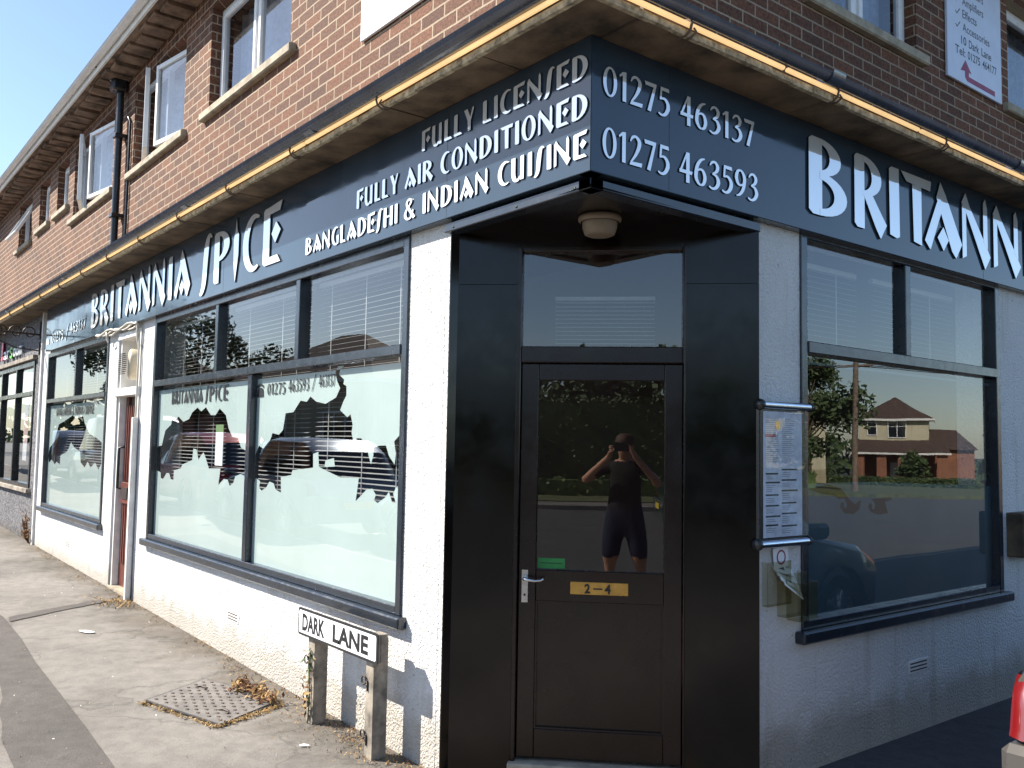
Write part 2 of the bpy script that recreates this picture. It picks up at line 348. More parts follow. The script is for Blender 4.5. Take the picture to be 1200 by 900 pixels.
GL = {
 'A': (.62, [P_((.20, .80), (.27, 1.05), (.36, .88), (.64, .2), (.53, -.04), (.46, .05)), P_((.22, .76), (.29, .62), (.09, -.02), (.0, .1)), P_((.31, .38), (.40, .2), (.31, .02), (.21, .2))]),
 'N': (.58, [P_((.0, .86), (.08, .78), (.085, .05), (.0, .0)), P_((-.01, .87), (.07, 1.04), (.15, .86), (.50, .30), (.59, .14), (.47, -.08), (.10, .70)), P_((.44, .36), (.44, .98), (.49, 1.06), (.53, .9), (.53, .24))]),
 'B': (.50, [STEM, cres(earc(.14, .76, .28, .24, 90, -90), earc(.14, .76, .13, .17, 90, -90)), cres(earc(.14, .28, .36, .28, 90, -90), earc(.14, .28, .19, .19, 90, -90))]),
 'R': (.54, [STEM, cres(earc(.14, .72, .33, .28, 90, -90), earc(.14, .72, .16, .20, 90, -90)), P_((.15, .47), (.30, .50), (.56, .13), (.45, -.08), (.36, .06))]),
 'P': (.48, [STEM, cres(earc(.14, .71, .35, .29, 90, -90), earc(.14, .71, .17, .21, 90, -90))]),
 'D': (.54, [STEM, cres(earc(.14, .5, .40, .5, 90, -90), earc(.14, .5, .23, .42, 90, -90))]),
 'I': (.18, [P_((.01, .96), (.05, 1.0), (.17, 1.0), (.18, .03), (.13, .0), (.02, .03))]),
 'i': (.20, [P_((.10, -.10), (.04, .3), (.03, .72), (.08, .88), (.10, 1.12), (.13, .88), (.18, .78), (.18, .4))]),
 'T': (.50, [P_((-.01, 1.0), (.52, 1.0), (.50, .85), (.08, .87)), P_((.18, .86), (.34, .86), (.34, .0), (.20, .03))]),
 'E': (.46, [STEM, P_((.12, 1.0), (.47, 1.04), (.42, .88), (.12, .87)), P_((.12, .13), (.38, .13), (.46, .0), (.12, .0)), P_((.22, .52), (.33, .71), (.45, .54), (.32, .34))]),
 'F': (.44, [STEM, P_((.12, 1.0), (.46, 1.04), (.41, .88), (.12, .87)), P_((.22, .50), (.33, .69), (.45, .52), (.32, .32))]),
 'L': (.38, [STEM, P_((.12, .13), (.32, .13), (.40, .0), (.12, .0))]),
 'C': (.46, [cres(earc(.30, .5, .30, .52, 58, 302, 20), earc(.36, .5, .20, .43, 72, 288, 20))]),
 'G': (.52, [cres(earc(.30, .5, .30, .52, 58, 302, 20), earc(.36, .5, .20, .43, 72, 288, 20)), P_((.36, .5), (.52, .52), (.50, .04), (.40, .02))]),
 'O': (.56, [cres(earc(.28, .5, .28, .52, 90, 270), earc(.28, .5, .13, .44, 90, 270)), cres(earc(.28, .5, .28, .52, 90, -90), earc(.28, .5, .13, .44, 90, -90))]),
 'S': (.34, [stroke([(-.02, -.10, .04), (.05, -.08, .11), (.12, .10, .14), (.15, .5, .16), (.19, .86, .15), (.26, 1.02, .10), (.35, .97, .04)])]),
 'U': (.54, [stroke([(.08, 1.0, .16), (.08, .6, .16), (.085, .28, .16), (.15, .06, .14), (.26, .02, .10), (.36, .16, .08)]), P_((.36, .0), (.36, .97), (.40, 1.0), (.50, 1.0), (.50, .0))]),
 'Y': (.48, [P_((.0, 1.0), (.16, 1.02), (.33, .5), (.2, .4)), P_((.40, 1.0), (.48, 1.0), (.32, .40), (.26, .46)), P_((.18, .5), (.33, .5), (.33, .0), (.20, .0))]),
 'H': (.54, [STEM, P_((.38, .05), (.38, .98), (.42, 1.0), (.54, 1.0), (.54, .0), (.42, .0)), P_((.15, .56), (.40, .56), (.40, .46), (.15, .46))]),
 '&': (.58, [stroke([(.54, .0, .15), (.34, .34, .14), (.15, .66, .12), (.13, .86, .10), (.25, .98, .09), (.36, .86, .11), (.29, .68, .08)]), stroke([(.29, .68, .07), (.10, .45, .10), (.05, .2, .14), (.17, .02, .11), (.36, .06, .09), (.48, .40, .07)])]),
 '0': (.46, [cres(earc(.23, .5, .23, .51, 90, 270), earc(.23, .5, .12, .44, 90, 270)), cres(earc(.23, .5, .23, .51, 90, -90), earc(.23, .5, .12, .44, 90, -90))]),
 '1': (.30, [P_((.12, 1.0), (.24, 1.02), (.24, .0), (.12, .0)), P_((.0, .86), (.12, 1.0), (.14, .90), (.02, .80))]),
 '2': (.44, [stroke([(.03, .78, .03), (.10, .93, .08), (.22, .98, .09), (.33, .86, .12), (.33, .68, .12), (.22, .38, .09), (.05, .09, .05)]), P_((.0, .0), (.42, .0), (.44, .14), (.04, .11))]),
 '3': (.42, [stroke([(.04, .82, .03), (.12, .95, .08), (.24, .98, .09), (.33, .84, .12), (.29, .66, .10), (.14, .54, .05)]), stroke([(.13, .54, .05), (.29, .48, .10), (.36, .28, .13), (.28, .08, .11), (.14, .0, .08), (.01, .06, .06)])]),
 '4': (.46, [P_((.24, 1.02), (.36, 1.02), (.36, -.05), (.24, -.05)), P_((.24, 1.0), (.26, .88), (.07, .32), (.0, .30)), P_((.0, .38), (.46, .38), (.44, .26), (.0, .26))]),
 '5': (.42, [P_((.10, 1.0), (.38, 1.0), (.40, .87), (.12, .88)), P_((.08, 1.0), (.15, 1.0), (.12, .56), (.05, .54)), stroke([(.06, .56, .05), (.22, .60, .09), (.34, .46, .12), (.35, .26, .13), (.25, .06, .11), (.12, .0, .08), (.01, .06, .06)])]),
 '6': (.46, [stroke([(.38, .98, .04), (.24, .90, .09), (.12, .70, .11), (.065, .42, .12), (.07, .22, .12), (.15, .05, .09), (.24, .0, .07)]), stroke([(.24, .0, .07), (.34, .08, .10), (.385, .30, .12), (.32, .52, .10), (.20, .56, .07), (.09, .46, .05)])]),
 '7': (.42, [P_((.0, 1.0), (.42, 1.0), (.40, .86), (.03, .87)), P_((.32, .9), (.42, .96), (.22, -.02), (.10, .0))]),
 '/': (.30, [P_((.0, -.05), (.04, -.05), (.30, 1.05), (.25, 1.05))]),
}
GL['9'] = (.46, [('r', [(.46-x, 1-y) for x, y in g[1]], [(.46-x, 1-y) for x, y in g[2]]) for g in GL['6'][1]])
def twidth(t, gap=.09, sp=.28): return sum((GL[c][0]+gap) if c != ' ' else sp for c in t) - gap
def glyphs(b, t, u0, u1, v, h, w0, w1, m, mside=None, gap=.09, sp=.28, slant=0):
    k = (u1-u0)/twidth(t, gap, sp); x = u0
    for c in t:
        if c == ' ': x += sp*k; continue
        for i, g in enumerate(GL[c][1]):
            f = lambda p: (x+(p[0]+slant*p[1])*k, v+p[1]*h)
            if g[0] == 'p': b.prism([f(p) for p in g[1]], w0, w1+i*.0004, m, mside)
            else: b.ribbon([f(p) for p in g[1]], [f(p) for p in g[2]], w0, w1+i*.0004, m, mside)
        x += (GL[c][0]+gap)*k
def fonttext(b, txt, u0, u1, v, h, w, m, shear=0, bold=0):
    """plain sans lettering: built-in font turned into mesh and fitted between u0 and u1"""
    cu = bpy.data.curves.new('t', 'FONT'); cu.body = txt; cu.size = 1; cu.resolution_u = 3; cu.shear = shear; cu.offset = bold
    ob = bpy.data.objects.new('t', cu); C.objects.link(ob); bpy.context.view_layer.update()
    me = bpy.data.meshes.new_from_object(ob.evaluated_get(bpy.context.evaluated_depsgraph_get()))
    xs = [p.co.x for p in me.vertices]; ys = [p.co.y for p in me.vertices]
    if xs:
        a, c = min(xs), max(xs); k = (u1-u0)/(c-a); hv = h/.70
        b.add([(u0+(p.co.x-a)*k, v+p.co.y*hv, w) for p in me.vertices], [list(q.vertices) for q in me.polygons], m)
    bpy.data.objects.remove(ob); bpy.data.curves.remove(cu); bpy.data.meshes.remove(me)
def holed(b, outer, holes, w, m):
    """flat sheet with cut-outs, through a filled 2D curve"""
    cu = bpy.data.curves.new('h', 'CURVE'); cu.dimensions = '2D'; cu.fill_mode = 'BOTH'
    for pl in [outer] + holes:
        s = cu.splines.new('POLY'); s.points.add(len(pl)-1)
        for p, q in zip(s.points, pl): p.co = (q[0], q[1], 0, 1)
        s.use_cyclic_u = True
    ob = bpy.data.objects.new('h', cu); C.objects.link(ob); bpy.context.view_layer.update()
    me = bpy.data.meshes.new_from_object(ob.evaluated_get(bpy.context.evaluated_depsgraph_get()))
    b.add([(p.co.x, p.co.y, w) for p in me.vertices], [list(q.vertices) for q in me.polygons], m)
    bpy.data.objects.remove(ob); bpy.data.curves.remove(cu); bpy.data.meshes.remove(me)

def words(fr, parent, name, text, u0, u1, v, h, w0, w1, m, mside, gap, sp):
    """each word of a line its own part"""
    k = (u1-u0)/twidth(text, gap, sp); x = u0
    for wd in text.split(' '):
        L = twidth(wd, gap, sp)*k; b = MB(fr); glyphs(b, wd, x, x+L, v, h, w0, w1, m, mside, gap, sp); b.build(name, parent); x += L+(sp+gap)*k
def fwords(fr, parent, name, text, u0, u1, v, h, w, m, bold=0):
    k = (u1-u0)/max(1, len(text)); x = u0
    for wd in text.split(' '):
        L = k*len(wd); b = MB(fr); fonttext(b, wd, x, x+L, v, h, w, m, 0, bold); b.build(name, parent); x += L+k

# ------------------------------------------------------------------ ground
def G(x, y):
    return gh(x) - min(max(0, y-25)*.025, 2.0)
def sheet(name, x0, x1, y0, y1, nx, ny, dz, m, kind='structure', poly=None):
    vs = []; fs = []
    for i in range(nx+1):
        for j in range(ny+1):
            x = x0+(x1-x0)*i/nx; y = y0+(y1-y0)*j/ny; vs.append((x, y, G(x, y)+dz))
    for i in range(nx):
        for j in range(ny): a = i*(ny+1)+j; fs.append((a, a+ny+1, a+ny+2, a+1))
    b = MB(); b.add(vs, fs, m); return tag(b.build(name, origin=(0, 0, 0)), kind=kind)
xs = [-600, -300, -150, -80, -61.8, -40, -20, -1.2, 0, 20, 40, 80, 200, 600]; ys = [-600, -200, -60, -10, 10, 25, 60, 105, 300, 600]
b = MB(); b.add([(x, y, G(x, y)-.12) for x in xs for y in ys], [(i*len(ys)+j, (i+1)*len(ys)+j, (i+1)*len(ys)+j+1, i*len(ys)+j+1) for i in range(len(xs)-1) for j in range(len(ys)-1)], M_road)
tag(b.build('ground', origin=(0, 0, 0)), kind='structure')
# pavement along the lane, wrapping the corner, with its kerb
PK = -3.3
def surf(name, pts, dz, m, th=.12, kerbm=None):
    """flat-topped sheet over polygon pts following the slope, subdivided along x"""
    bm = bmesh.new(); vv = [bm.verts.new((p[0], p[1], 0)) for p in pts]; bm.faces.new(vv)
    for cut in [-60, -50, -40, -30, -20, -15, -10, -7, -5, -3, -1.2, 0]:
        bmesh.ops.bisect_plane(bm, geom=bm.verts[:]+bm.edges[:]+bm.faces[:], plane_co=(cut, 0, 0), plane_no=(1, 0, 0))
    if th:
        r = bmesh.ops.extrude_face_region(bm, geom=bm.faces[:])
        dn = [g for g in r['geom'] if isinstance(g, bmesh.types.BMVert)]
        for p in dn: p.co.z = -th
    for p in bm.verts: p.co.z += G(p.co.x, p.co.y)+dz
    bm.verts.index_update()
    b = MB(); b.add([p.co[:] for p in bm.verts], [[q.index for q in f.verts] for f in bm.faces], m); bm.free()
    return tag(b.build(name, origin=(0, 0, 0)), kind='structure')
surf('pavement', [(-60, PK), (3.2, PK), (3.9, -3.0), (4.3, -2.3), (4.3, 3.0), (4.3, 24.9), (-.1, 24.9), (-.1, .9), (-.95, .1), (-60, .1)], 0, M_pave, .14)
b = MB()
kp = [(-60, PK), (-45, PK), (-30, PK), (-15, PK), (-1.2, PK), (3.2, PK), (3.9, -3.0), (4.3, -2.3), (4.3, 3.0), (4.3, 24.9)]
for i in range(len(kp)-1):
    (x0, y0), (x1, y1) = kp[i], kp[i+1]; dx, dy = x1-x0, y1-y0; l = math.hypot(dx, dy); nx_, ny_ = dy/l*.13, -dx/l*.13
    z0, z1 = G(x0, y0)+.004, G(x1, y1)+.004
    b.add([(x0, y0, z0), (x1, y1, z1), (x1+nx_, y1+ny_, z1-.01), (x0+nx_, y0+ny_, z0-.01), (x1+nx_, y1+ny_, z1-.15), (x0+nx_, y0+ny_, z0-.15)], [(0, 1, 2, 3), (3, 2, 4, 5)], M_kerb)
tag(b.build('kerb', origin=(0, 0, 0)), kind='structure')
# shaded forecourt tarmac beside the right wall
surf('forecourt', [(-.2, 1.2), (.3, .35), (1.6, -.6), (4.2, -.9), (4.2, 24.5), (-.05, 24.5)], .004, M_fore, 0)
# trench reinstatement strips in the pavement
random.seed(3)
def wob(pts, a=.018, k=7):
    out = []
    for i in range(len(pts)):
        p, q = pts[i], pts[(i+1) % len(pts)]
        for j in range(k): t = j/k; out.append((p[0]+(q[0]-p[0])*t+random.uniform(-a, a), p[1]+(q[1]-p[1])*t+random.uniform(-a, a)))
    return out
surf('tarmac_patch', wob([(-11.0, -1.62), (-7.0, -1.2), (-5.86, -1.085), (-1.93, -1.245), (.3, -1.33), (.3, -1.75), (-2.7, -1.60), (-4.03, -1.42), (-4.6, -1.75), (-5.2, -1.95), (-11, -2.3)], .012, 5), .004, M_patch, 0)
surf('tarmac_seam', wob([(-5.95, -1.06), (-6.2, -.60), (-6.4, -.22), (-6.25, -.20), (-6.03, -.62), (-5.75, -1.08)], .01, 5), .006, M_patch, 0)
surf('opposite_pavement', [(-60, -13.2), (6, -13.2), (6, -11.2), (-60, -11.2)], 0, M_pave, .13)
n_ = FD.to_3x3() @ Vector((0, 0, 1)); u_ = FD.to_3x3() @ Vector((1, 0, 0))
def dg(a, c): return (n_.x*c+u_.x*a, n_.y*c+u_.y*a)
surf('far_pavement', [dg(-14, 19.2), dg(22, 19.2), dg(22, 20.8), dg(-14, 20.8)], 0, M_pave, .13)
surf('grass_verge', [dg(-14, 20.8), dg(22, 20.8), dg(26, 44), dg(-18, 44)], .03, M_grass, .2)
surf('house_lawn', [(19, 27), (60, 27), (60, 90), (12, 90), (13, 50)], .03, M_grass, .2)

# ------------------------------------------------------------------ restaurant building
BG = thing('corner_building', 'red brick corner building with a white pebbledash restaurant shopfront', 'building', (-.5, .5, 0))
DOOR = (-7.06, -6.25)
# lower walls
b = MB(FL); b.wall(-10.78, -1.02, -.4, 2.78, [(-10.45, -7.42, .66, 2.70), (DOOR[0], DOOR[1], -.41, 2.66), (-5.83, -1.40, .66, 2.715)], .28, M_dash)
b.build('rendered_wall', BG)
b = MB(FR); b.wall(1.09, 20, -.4, 2.80, [(1.47, 3.73, .66, 2.75), (5.2, 6.1, -.41, 2.75), (6.5, 9.5, .66, 2.75)], .28, M_dash); b.build('rendered_wall', BG)
b = MB(FL); b.box(-10.84, -10.78, -.4, 3.29, -.2, .03, M_whitep); b.build('party_strip', BG)
# porch boards (flat across the cut corner), head, soffit
b = MB(FD)
b.box(-.03, .338, -.3, 2.40, -.06, 0, M_black); b.box(-.03, .338, 2.403, 2.70, -.06, -.002, M_black)
b.T = I4; b.box(-1.022, -1.014, -.001, .08, -.3, 2.70, M_black); b.T = FD
b.box(1.165, 1.513, -.3, 2.40, -.06, 0, M_black); b.box(1.165, 1.513, 2.403, 2.70, -.06, -.002, M_black); b.box(.338, 1.165, 2.585, 2.70, -.06, .012, M_black)
b.build('porch_panel', BG)
b = MB(); b.add([(-1.04, .02, 2.665), (.05, -.05, 2.665), (.02, 1.11, 2.665), (-1.04, .02, 2.80), (.05, -.05, 2.80), (.02, 1.11, 2.80)], [(0, 1, 2), (3, 5, 4)], M_black); b.build('porch_ceiling', BG)
b = MB(FL); b.box(-1.03, .035, 2.655, 2.70, -.04, .035, M_trim, .004)
for u in (-.95, -.45, -.06): b.lathe([(.006, 0), (.006, .003), (0, .004)], (u, 2.672, .0345), (0, 0, 1), M_blackpl, 8)
b.build('lintel_trim', BG)
b = MB(FR); b.box(-.035, 1.10, 2.655, 2.70, -.04, .035, M_trim, .004); b.build('lintel_trim', BG)
# upper brick walls
UW = [(-4.66, -3.06, 4.33, 5.22), (-6.88, -5.30, 4.33, 5.22), (-9.48, -7.66, 4.33, 5.22), (-10.46, -9.80, 4.58, 5.22), (-11.62, -10.95, 4.58, 5.22), (-13.2, -12.2, 4.53, 5.22), (-16.8, -15.2, 4.33, 5.22)]
b = MB(FL); b.wall(-40, -.37, 3.30, 5.42, UW, .24, M_brick)
FR2 = frame((-.37, 0, 0), (0, 1), (1, 0))
UR = [(2.16, 3.42, 4.36, 5.25), (4.86, 6.4, 4.36, 5.25), (9, 10.6, 4.36, 5.25)]
b.T = FR2; b.wall(0, 20, 3.30, 5.42, UR, .24, M_brick)
b.build('brick_wall', BG)
# soldier course under the eaves (bricks on end, standing 8 mm proud)
b = MB(FL)
u = -16.5
while u < -.45:
    b.box(u, u+.067, 5.225, 5.415, -.01, .006+random.uniform(-.002, .002), M_brick); u += .077
b.build('soldier_course', BG)
# canopy slab in metre-long concrete units, joints open
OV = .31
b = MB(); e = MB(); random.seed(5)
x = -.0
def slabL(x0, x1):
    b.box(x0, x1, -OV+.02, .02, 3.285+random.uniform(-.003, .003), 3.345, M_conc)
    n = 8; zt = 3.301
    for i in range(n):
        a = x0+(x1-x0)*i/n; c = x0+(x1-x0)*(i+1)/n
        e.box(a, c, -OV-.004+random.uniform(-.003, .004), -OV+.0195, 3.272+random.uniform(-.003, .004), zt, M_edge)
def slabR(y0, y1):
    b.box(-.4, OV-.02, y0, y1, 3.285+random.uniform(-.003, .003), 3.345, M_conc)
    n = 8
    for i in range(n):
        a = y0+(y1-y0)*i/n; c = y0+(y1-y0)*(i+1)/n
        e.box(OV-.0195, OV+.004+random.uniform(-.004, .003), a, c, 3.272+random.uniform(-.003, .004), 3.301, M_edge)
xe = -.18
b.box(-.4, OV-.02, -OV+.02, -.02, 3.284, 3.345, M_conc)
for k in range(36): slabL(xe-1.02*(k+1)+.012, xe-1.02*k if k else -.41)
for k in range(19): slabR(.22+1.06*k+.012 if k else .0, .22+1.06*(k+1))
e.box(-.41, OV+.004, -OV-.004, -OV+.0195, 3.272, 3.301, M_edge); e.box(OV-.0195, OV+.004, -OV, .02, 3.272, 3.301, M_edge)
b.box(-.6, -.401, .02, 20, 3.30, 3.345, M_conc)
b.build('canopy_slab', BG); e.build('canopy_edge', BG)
# packing timber strip on underside back edge of soffit
# warm strip of lit tubes under the gutter
b = MB()
xx = OV+.03
while xx > -11.2:
    l = random.choice([1.2, 1.8, 2.4]); b.box(xx-l+.02, xx, -OV-.030, -OV-.006, 3.303, 3.323, M_strip, .008); xx -= l
yy = -OV-.0
while yy < 14:
    l = random.choice([1.2, 1.5, 2.4]); b.box(OV+.006, OV+.030, yy, yy+l-.02, 3.303, 3.323, M_strip, .008); yy += l
ts = b.build('tube_light_strip'); tag(ts, 'thin warm glowing light strip under the black gutter round the canopy', 'light strip')
# hook brackets on the slab edge
brk0 = None
spots = [(xe-1.02*k, 0) for k in range(1, 12)] + [(.22+1.06*k, 1) for k in range(0, 9)]
for q, side in spots:
    fr = FL if side == 0 else FR
    b = MB(fr)
    b.tube([(q, 3.335, OV+.0), (q, 3.328, OV+.030), (q, 3.31, OV+.038), (q, 3.285, OV+.030), (q, 3.27, OV+.005), (q, 3.272, OV-.03)], .006, M_clip, 6)
    b.tube([(q+.03, 3.31, OV+.02), (q+.03, 3.285, OV+.036), (q+.03, 3.27, OV+.005), (q+.03, 3.272, OV-.02)], .005, M_clip, 6)
    b.build('bracket_hook', BG)
# gutters
def gutter(path, r, mm, name, cpos=()):
    b = MB(); n = 9
    prof = [(r*math.cos(math.pi+math.pi*k/n), r*math.sin(math.pi+math.pi*k/n)) for k in range(n+1)]
    def seg(pth, rr):
        vs = []; P = [Vector(p) for p in pth]
        for i, p in enumerate(P):
            d = (P[min(i+1, len(P)-1)]-P[max(i-1, 0)]); d.normalize(); side = Vector((d.y, -d.x, 0))
            if 0 < i < len(P)-1:
                d1 = (P[i]-P[i-1]).normalized(); d2 = (P[i+1]-P[i]).normalized(); c = max(.4, math.cos(d1.angle(d2)/2)); side = side/c
            for (a, z) in prof: vs.append(tuple(p+side*a*rr/r+Vector((0, 0, z*rr/r))))
        k = n+1; fs = [(i*k+j, i*k+j+1, (i+1)*k+j+1, (i+1)*k+j) for i in range(len(P)-1) for j in range(n)]
        b.add(vs, fs, mm, True)
    seg(path, r); seg([(p[0], p[1], p[2]) for p in path], r-.004)
    for p, d in cpos:
        p = Vector(p); d = Vector(d); seg([p-d*.05, p+d*.05], r+.006)
    b.build(name, BG)
GZ = 3.362; GO = OV+.047
gutter([(-42, -GO, GZ), (GO, -GO, GZ), (GO, 21, GZ)], .043, M_gut, 'gutter', [((x_, -GO, GZ), (1, 0, 0)) for x_ in (-1.9, -4.0, -7.95, -11.4)] + [((GO, y_, GZ), (0, 1, 0)) for y_ in (1.2, 3.2, 5.2)])
for x_ in [-.9*k for k in range(0, 12)]: b = MB(); b.tube([(x_, -GO+.04, GZ+.004), (x_, -GO-.047, GZ+.002)], .004, M_blackpl, 5); b.build('gutter_strap', BG)
# eaves of the main roof
EZ = 5.40; EO = .30
b = MB(); b.box(-42, -.4, -EO, .0, EZ, EZ+.03, M_soff)
u = -18
while u < -.1:
    b.box(u, u+.20, -EO+.03+random.uniform(0, .05), -.01, EZ-.028-random.uniform(0, .02), EZ-.002, M_soff); u += .27
b.box(-.4, -.37+EO, -EO, 20, EZ, EZ+.03, M_soff); b.build('eaves_soffit', BG)
b = MB(); b.box(-42, -.37+EO+.02, -EO-.022, -EO-.001, EZ-.01, EZ+.07, M_whitep); b.box(-.37+EO+.001, -.37+EO+.02, -EO, 20, EZ-.01, EZ+.07, M_whitep); b.build('eaves_board', BG)
gutter([(-42, -EO-.06, EZ+.075), (-.37+EO+.06, -EO-.06, EZ+.075), (-.37+EO+.06, 20, EZ+.075)], .036, M_white, 'eaves_gutter')
b = MB()
e0 = (-42, -EO-.04, EZ+.08); e1 = (-.37+EO+.04, -EO-.04, EZ+.08); e2 = (-.37+EO+.04, 21, EZ+.08); h1 = (-4.6, 4.2, 8.4); h0 = (-42, 4.2, 8.4); h2 = (-4.6, 21, 8.4)
b.add([e0, e1, h1, h0], [(0, 1, 2, 3)], M_tile); b.add([e1, e2, h2, h1], [(0, 1, 2, 3)], M_tile)
b.add([h0, h1, h2, (-9, 21, 5.5), (-9, 8.6, 5.5), (-42, 8.6, 5.5)], [(0, 1, 4, 5), (1, 2, 3, 4)], M_tile); b.build('roof', BG)
# downpipe with hopper, and the thin conduit beside it
b = MB(FL); up = -7.18
b.box(up-.08, up+.08, 5.24, 5.38, .02, .17, M_blackpl, .02); b.tube([(up, 5.26, .075), (up, 5.1, .07), (up, 3.42, .07)], .036, M_blackpl, 10)
b.tube([(up, 5.34, .12), (up, 5.42, .2), (up, 5.50, .36)], .04, M_blackpl, 10)
for z in (4.75, 3.9): b.box(up-.06, up+.06, z, z+.04, 0, .12, M_blackpl, .005)
b.build('downpipe', BG)
b = MB(FL); b.tube([(up+.22, 3.5, .018), (up+.22, 4.88, .018), (up+.14, 4.95, .018)], .014, M_blackpl, 7); b.build('conduit', BG)
b = MB(FR); b.box(5.2, 6.1, 0, 2.75, -.22, -.16, M_trim); b.box(5.3, 6.0, .15, .9, -.16, -.15, M_black); b.box(5.3, 6.0, 1.0, 2.0, -.16, -.155, M_black); b.box(5.96, 5.99, 1.0, 1.15, -.155, -.11, M_steel); b.build('shop_door', BG)
# interior shell
b = MB()
b.box(-10.7, -.6, 1.6, 1.65, 0, 3.2, M_inner); b.box(-10.7, -.6, .3, 1.6, -.02, .05, M_innerf); b.box(-6.2, -6.15, .3, 1.6, 0, 2.7, M_inner)
b.box(-10.7, -.3, .29, 5, 2.82, 2.86, M_inner); b.box(-2.3, -2.25, 1.7, 8, 0, 3.2, M_inner); b.box(-2.25, -.3, 1.2, 8, -.02, .05, M_innerf); b.box(-2.3, -.3, 8, 8.05, 0, 3.2, M_inner); b.box(-2.3, -.3, 1.66, 8, 2.82, 2.86, M_inner)
b.build('interior_lining', BG)

# shop windows: frames 45 mm deep set in the openings
def shopwin(fr, u0, u1, v0, v1, muls_low, muls_up, vt0, vt1, fmat, sill=True):
    w = MB(fr); d0, d1 = -.07, .012; fw = .055
    w.box(u0, u0+fw, v0+.04, v1, d0, d1, M_trim, .004); w.box(u1-fw, u1, v0+.04, v1, d0, d1, M_trim, .004)
    w.box(u0+fw, u1-fw, v1-fw, v1, d0, d1-.002, M_trim, .004); w.box(u0+fw, u1-fw, v0+.04, v0+.085, d0, d1-.002, M_trim, .004)
    w.box(u0+fw, u1-fw, vt0, vt1, d0, d1+.008, M_trim, .004)
    for m_ in muls_up: w.box(m_-.03, m_+.03, vt1, v1-fw, d0, d1-.004, M_trim, .004)
    for m_ in muls_low: w.box(m_-.035, m_+.035, v0+.085, vt0, d0, d1-.004, M_trim, .004)
    W = w.build('shop_window', BG)
    if sill: s = MB(fr); s.prism([(0, 0)], 0, 0, M_trim) if False else None; s.box(u0-.05, u1+.05, v0-.02, v0+.04, -.10, .055, M_trim, .008); s.build('sill', W)
    us = [u0+fw]+sum([[m_-.035, m_+.035] for m_ in muls_low], [])+[u1-fw]
    panes = []
    for i in range(0, len(us), 2):
        g = MB(fr); g.quad((us[i], v0+.085, -.035), (us[i+1], v0+.085, -.035), (us[i+1], vt0, -.035), (us[i], vt0, -.035), M_glass); g.build('glass_pane', W); panes.append((us[i], us[i+1], v0+.085, vt0))
    us = [u0+fw]+sum([[m_-.03, m_+.03] for m_ in muls_up], [])+[u1-fw]
    for i in range(0, len(us), 2):
        g = MB(fr); g.quad((us[i], vt1, -.035), (us[i+1], vt1, -.035), (us[i+1], v1-fw, -.035), (us[i], v1-fw, -.035), M_glass); g.build('glass_pane', W)
    return W, panes
WB, pB = shopwin(FL, -5.83, -1.40, .66, 2.715, [-3.54], [-4.25, -2.78], 2.075, 2.13, M_film)
WS, pS = shopwin(FL, -10.45, -7.42, .66, 2.70, [], [-8.9], 2.04, 2.09, M_film)
WR, pR = shopwin(FR, 1.47, 3.73, .66, 2.75, [], [2.55], 2.10, 2.16, M_filmd)
WR2, pR2 = shopwin(FR, 6.5, 9.5, .66, 2.75, [8.0], [8.0], 2.10, 2.16, M_filmd)
FRc = [(-3.566,1.496),(-3.44,1.565),(-3.365,1.544),(-3.246,1.61),(-3.215,1.654),(-3.11,1.642),(-3.045,1.675),(-3.011,1.787),(-2.891,1.792),(-2.785,1.866),(-2.692,1.856),(-2.643,1.889),(-2.557,1.853),(-2.426,1.836),(-2.289,1.871),(-2.238,1.927),(-2.282,1.973),(-2.305,2.026),(-2.274,2.062),(-2.194,2.06),(-2.246,2.042),(-2.257,2.01),(-2.188,1.975),(-2.2,1.95),(-2.159,1.936),(-2.156,1.879),(-2.193,1.843),(-2.23,1.793),(-2.189,1.773),(-2.135,1.748),(-2.097,1.766),(-2.067,1.703),(-2.077,1.654),(-2.039,1.581),(-2.012,1.624),(-1.962,1.624),(-1.887,1.594),(-1.871,1.535),(-1.837,1.476),(-1.811,1.53),(-1.814,1.571),(-1.744,1.584),(-1.675,1.585),(-1.639,1.528),(-1.577,1.483),(-1.566,1.541),(-1.587,1.609),(-1.532,1.643),(-1.45,1.66),(-1.45,1.373),(-1.557,1.36),(-1.584,1.324),(-1.553,1.275),(-1.593,1.278),(-1.629,1.333),(-1.672,1.297),(-1.75,1.263),(-1.79,1.278),(-1.771,1.308),(-1.813,1.341),(-1.884,1.33),(-1.943,1.293),(-2.003,1.26),(-1.973,1.394),(-2.204,1.389),(-2.484,1.441),(-2.275,1.451),(-2.292,1.502),(-2.402,1.486),(-2.413,1.447),(-2.49,1.445),(-2.505,1.536),(-2.577,1.522),(-2.571,1.436),(-2.876,1.409),(-2.89,1.378),(-3.053,1.358),(-3.044,1.254),(-3.13,1.27),(-3.168,1.311),(-3.238,1.32),(-3.288,1.277),(-3.368,1.251),(-3.414,1.271),(-3.399,1.316),(-3.475,1.335),(-3.547,1.295)]
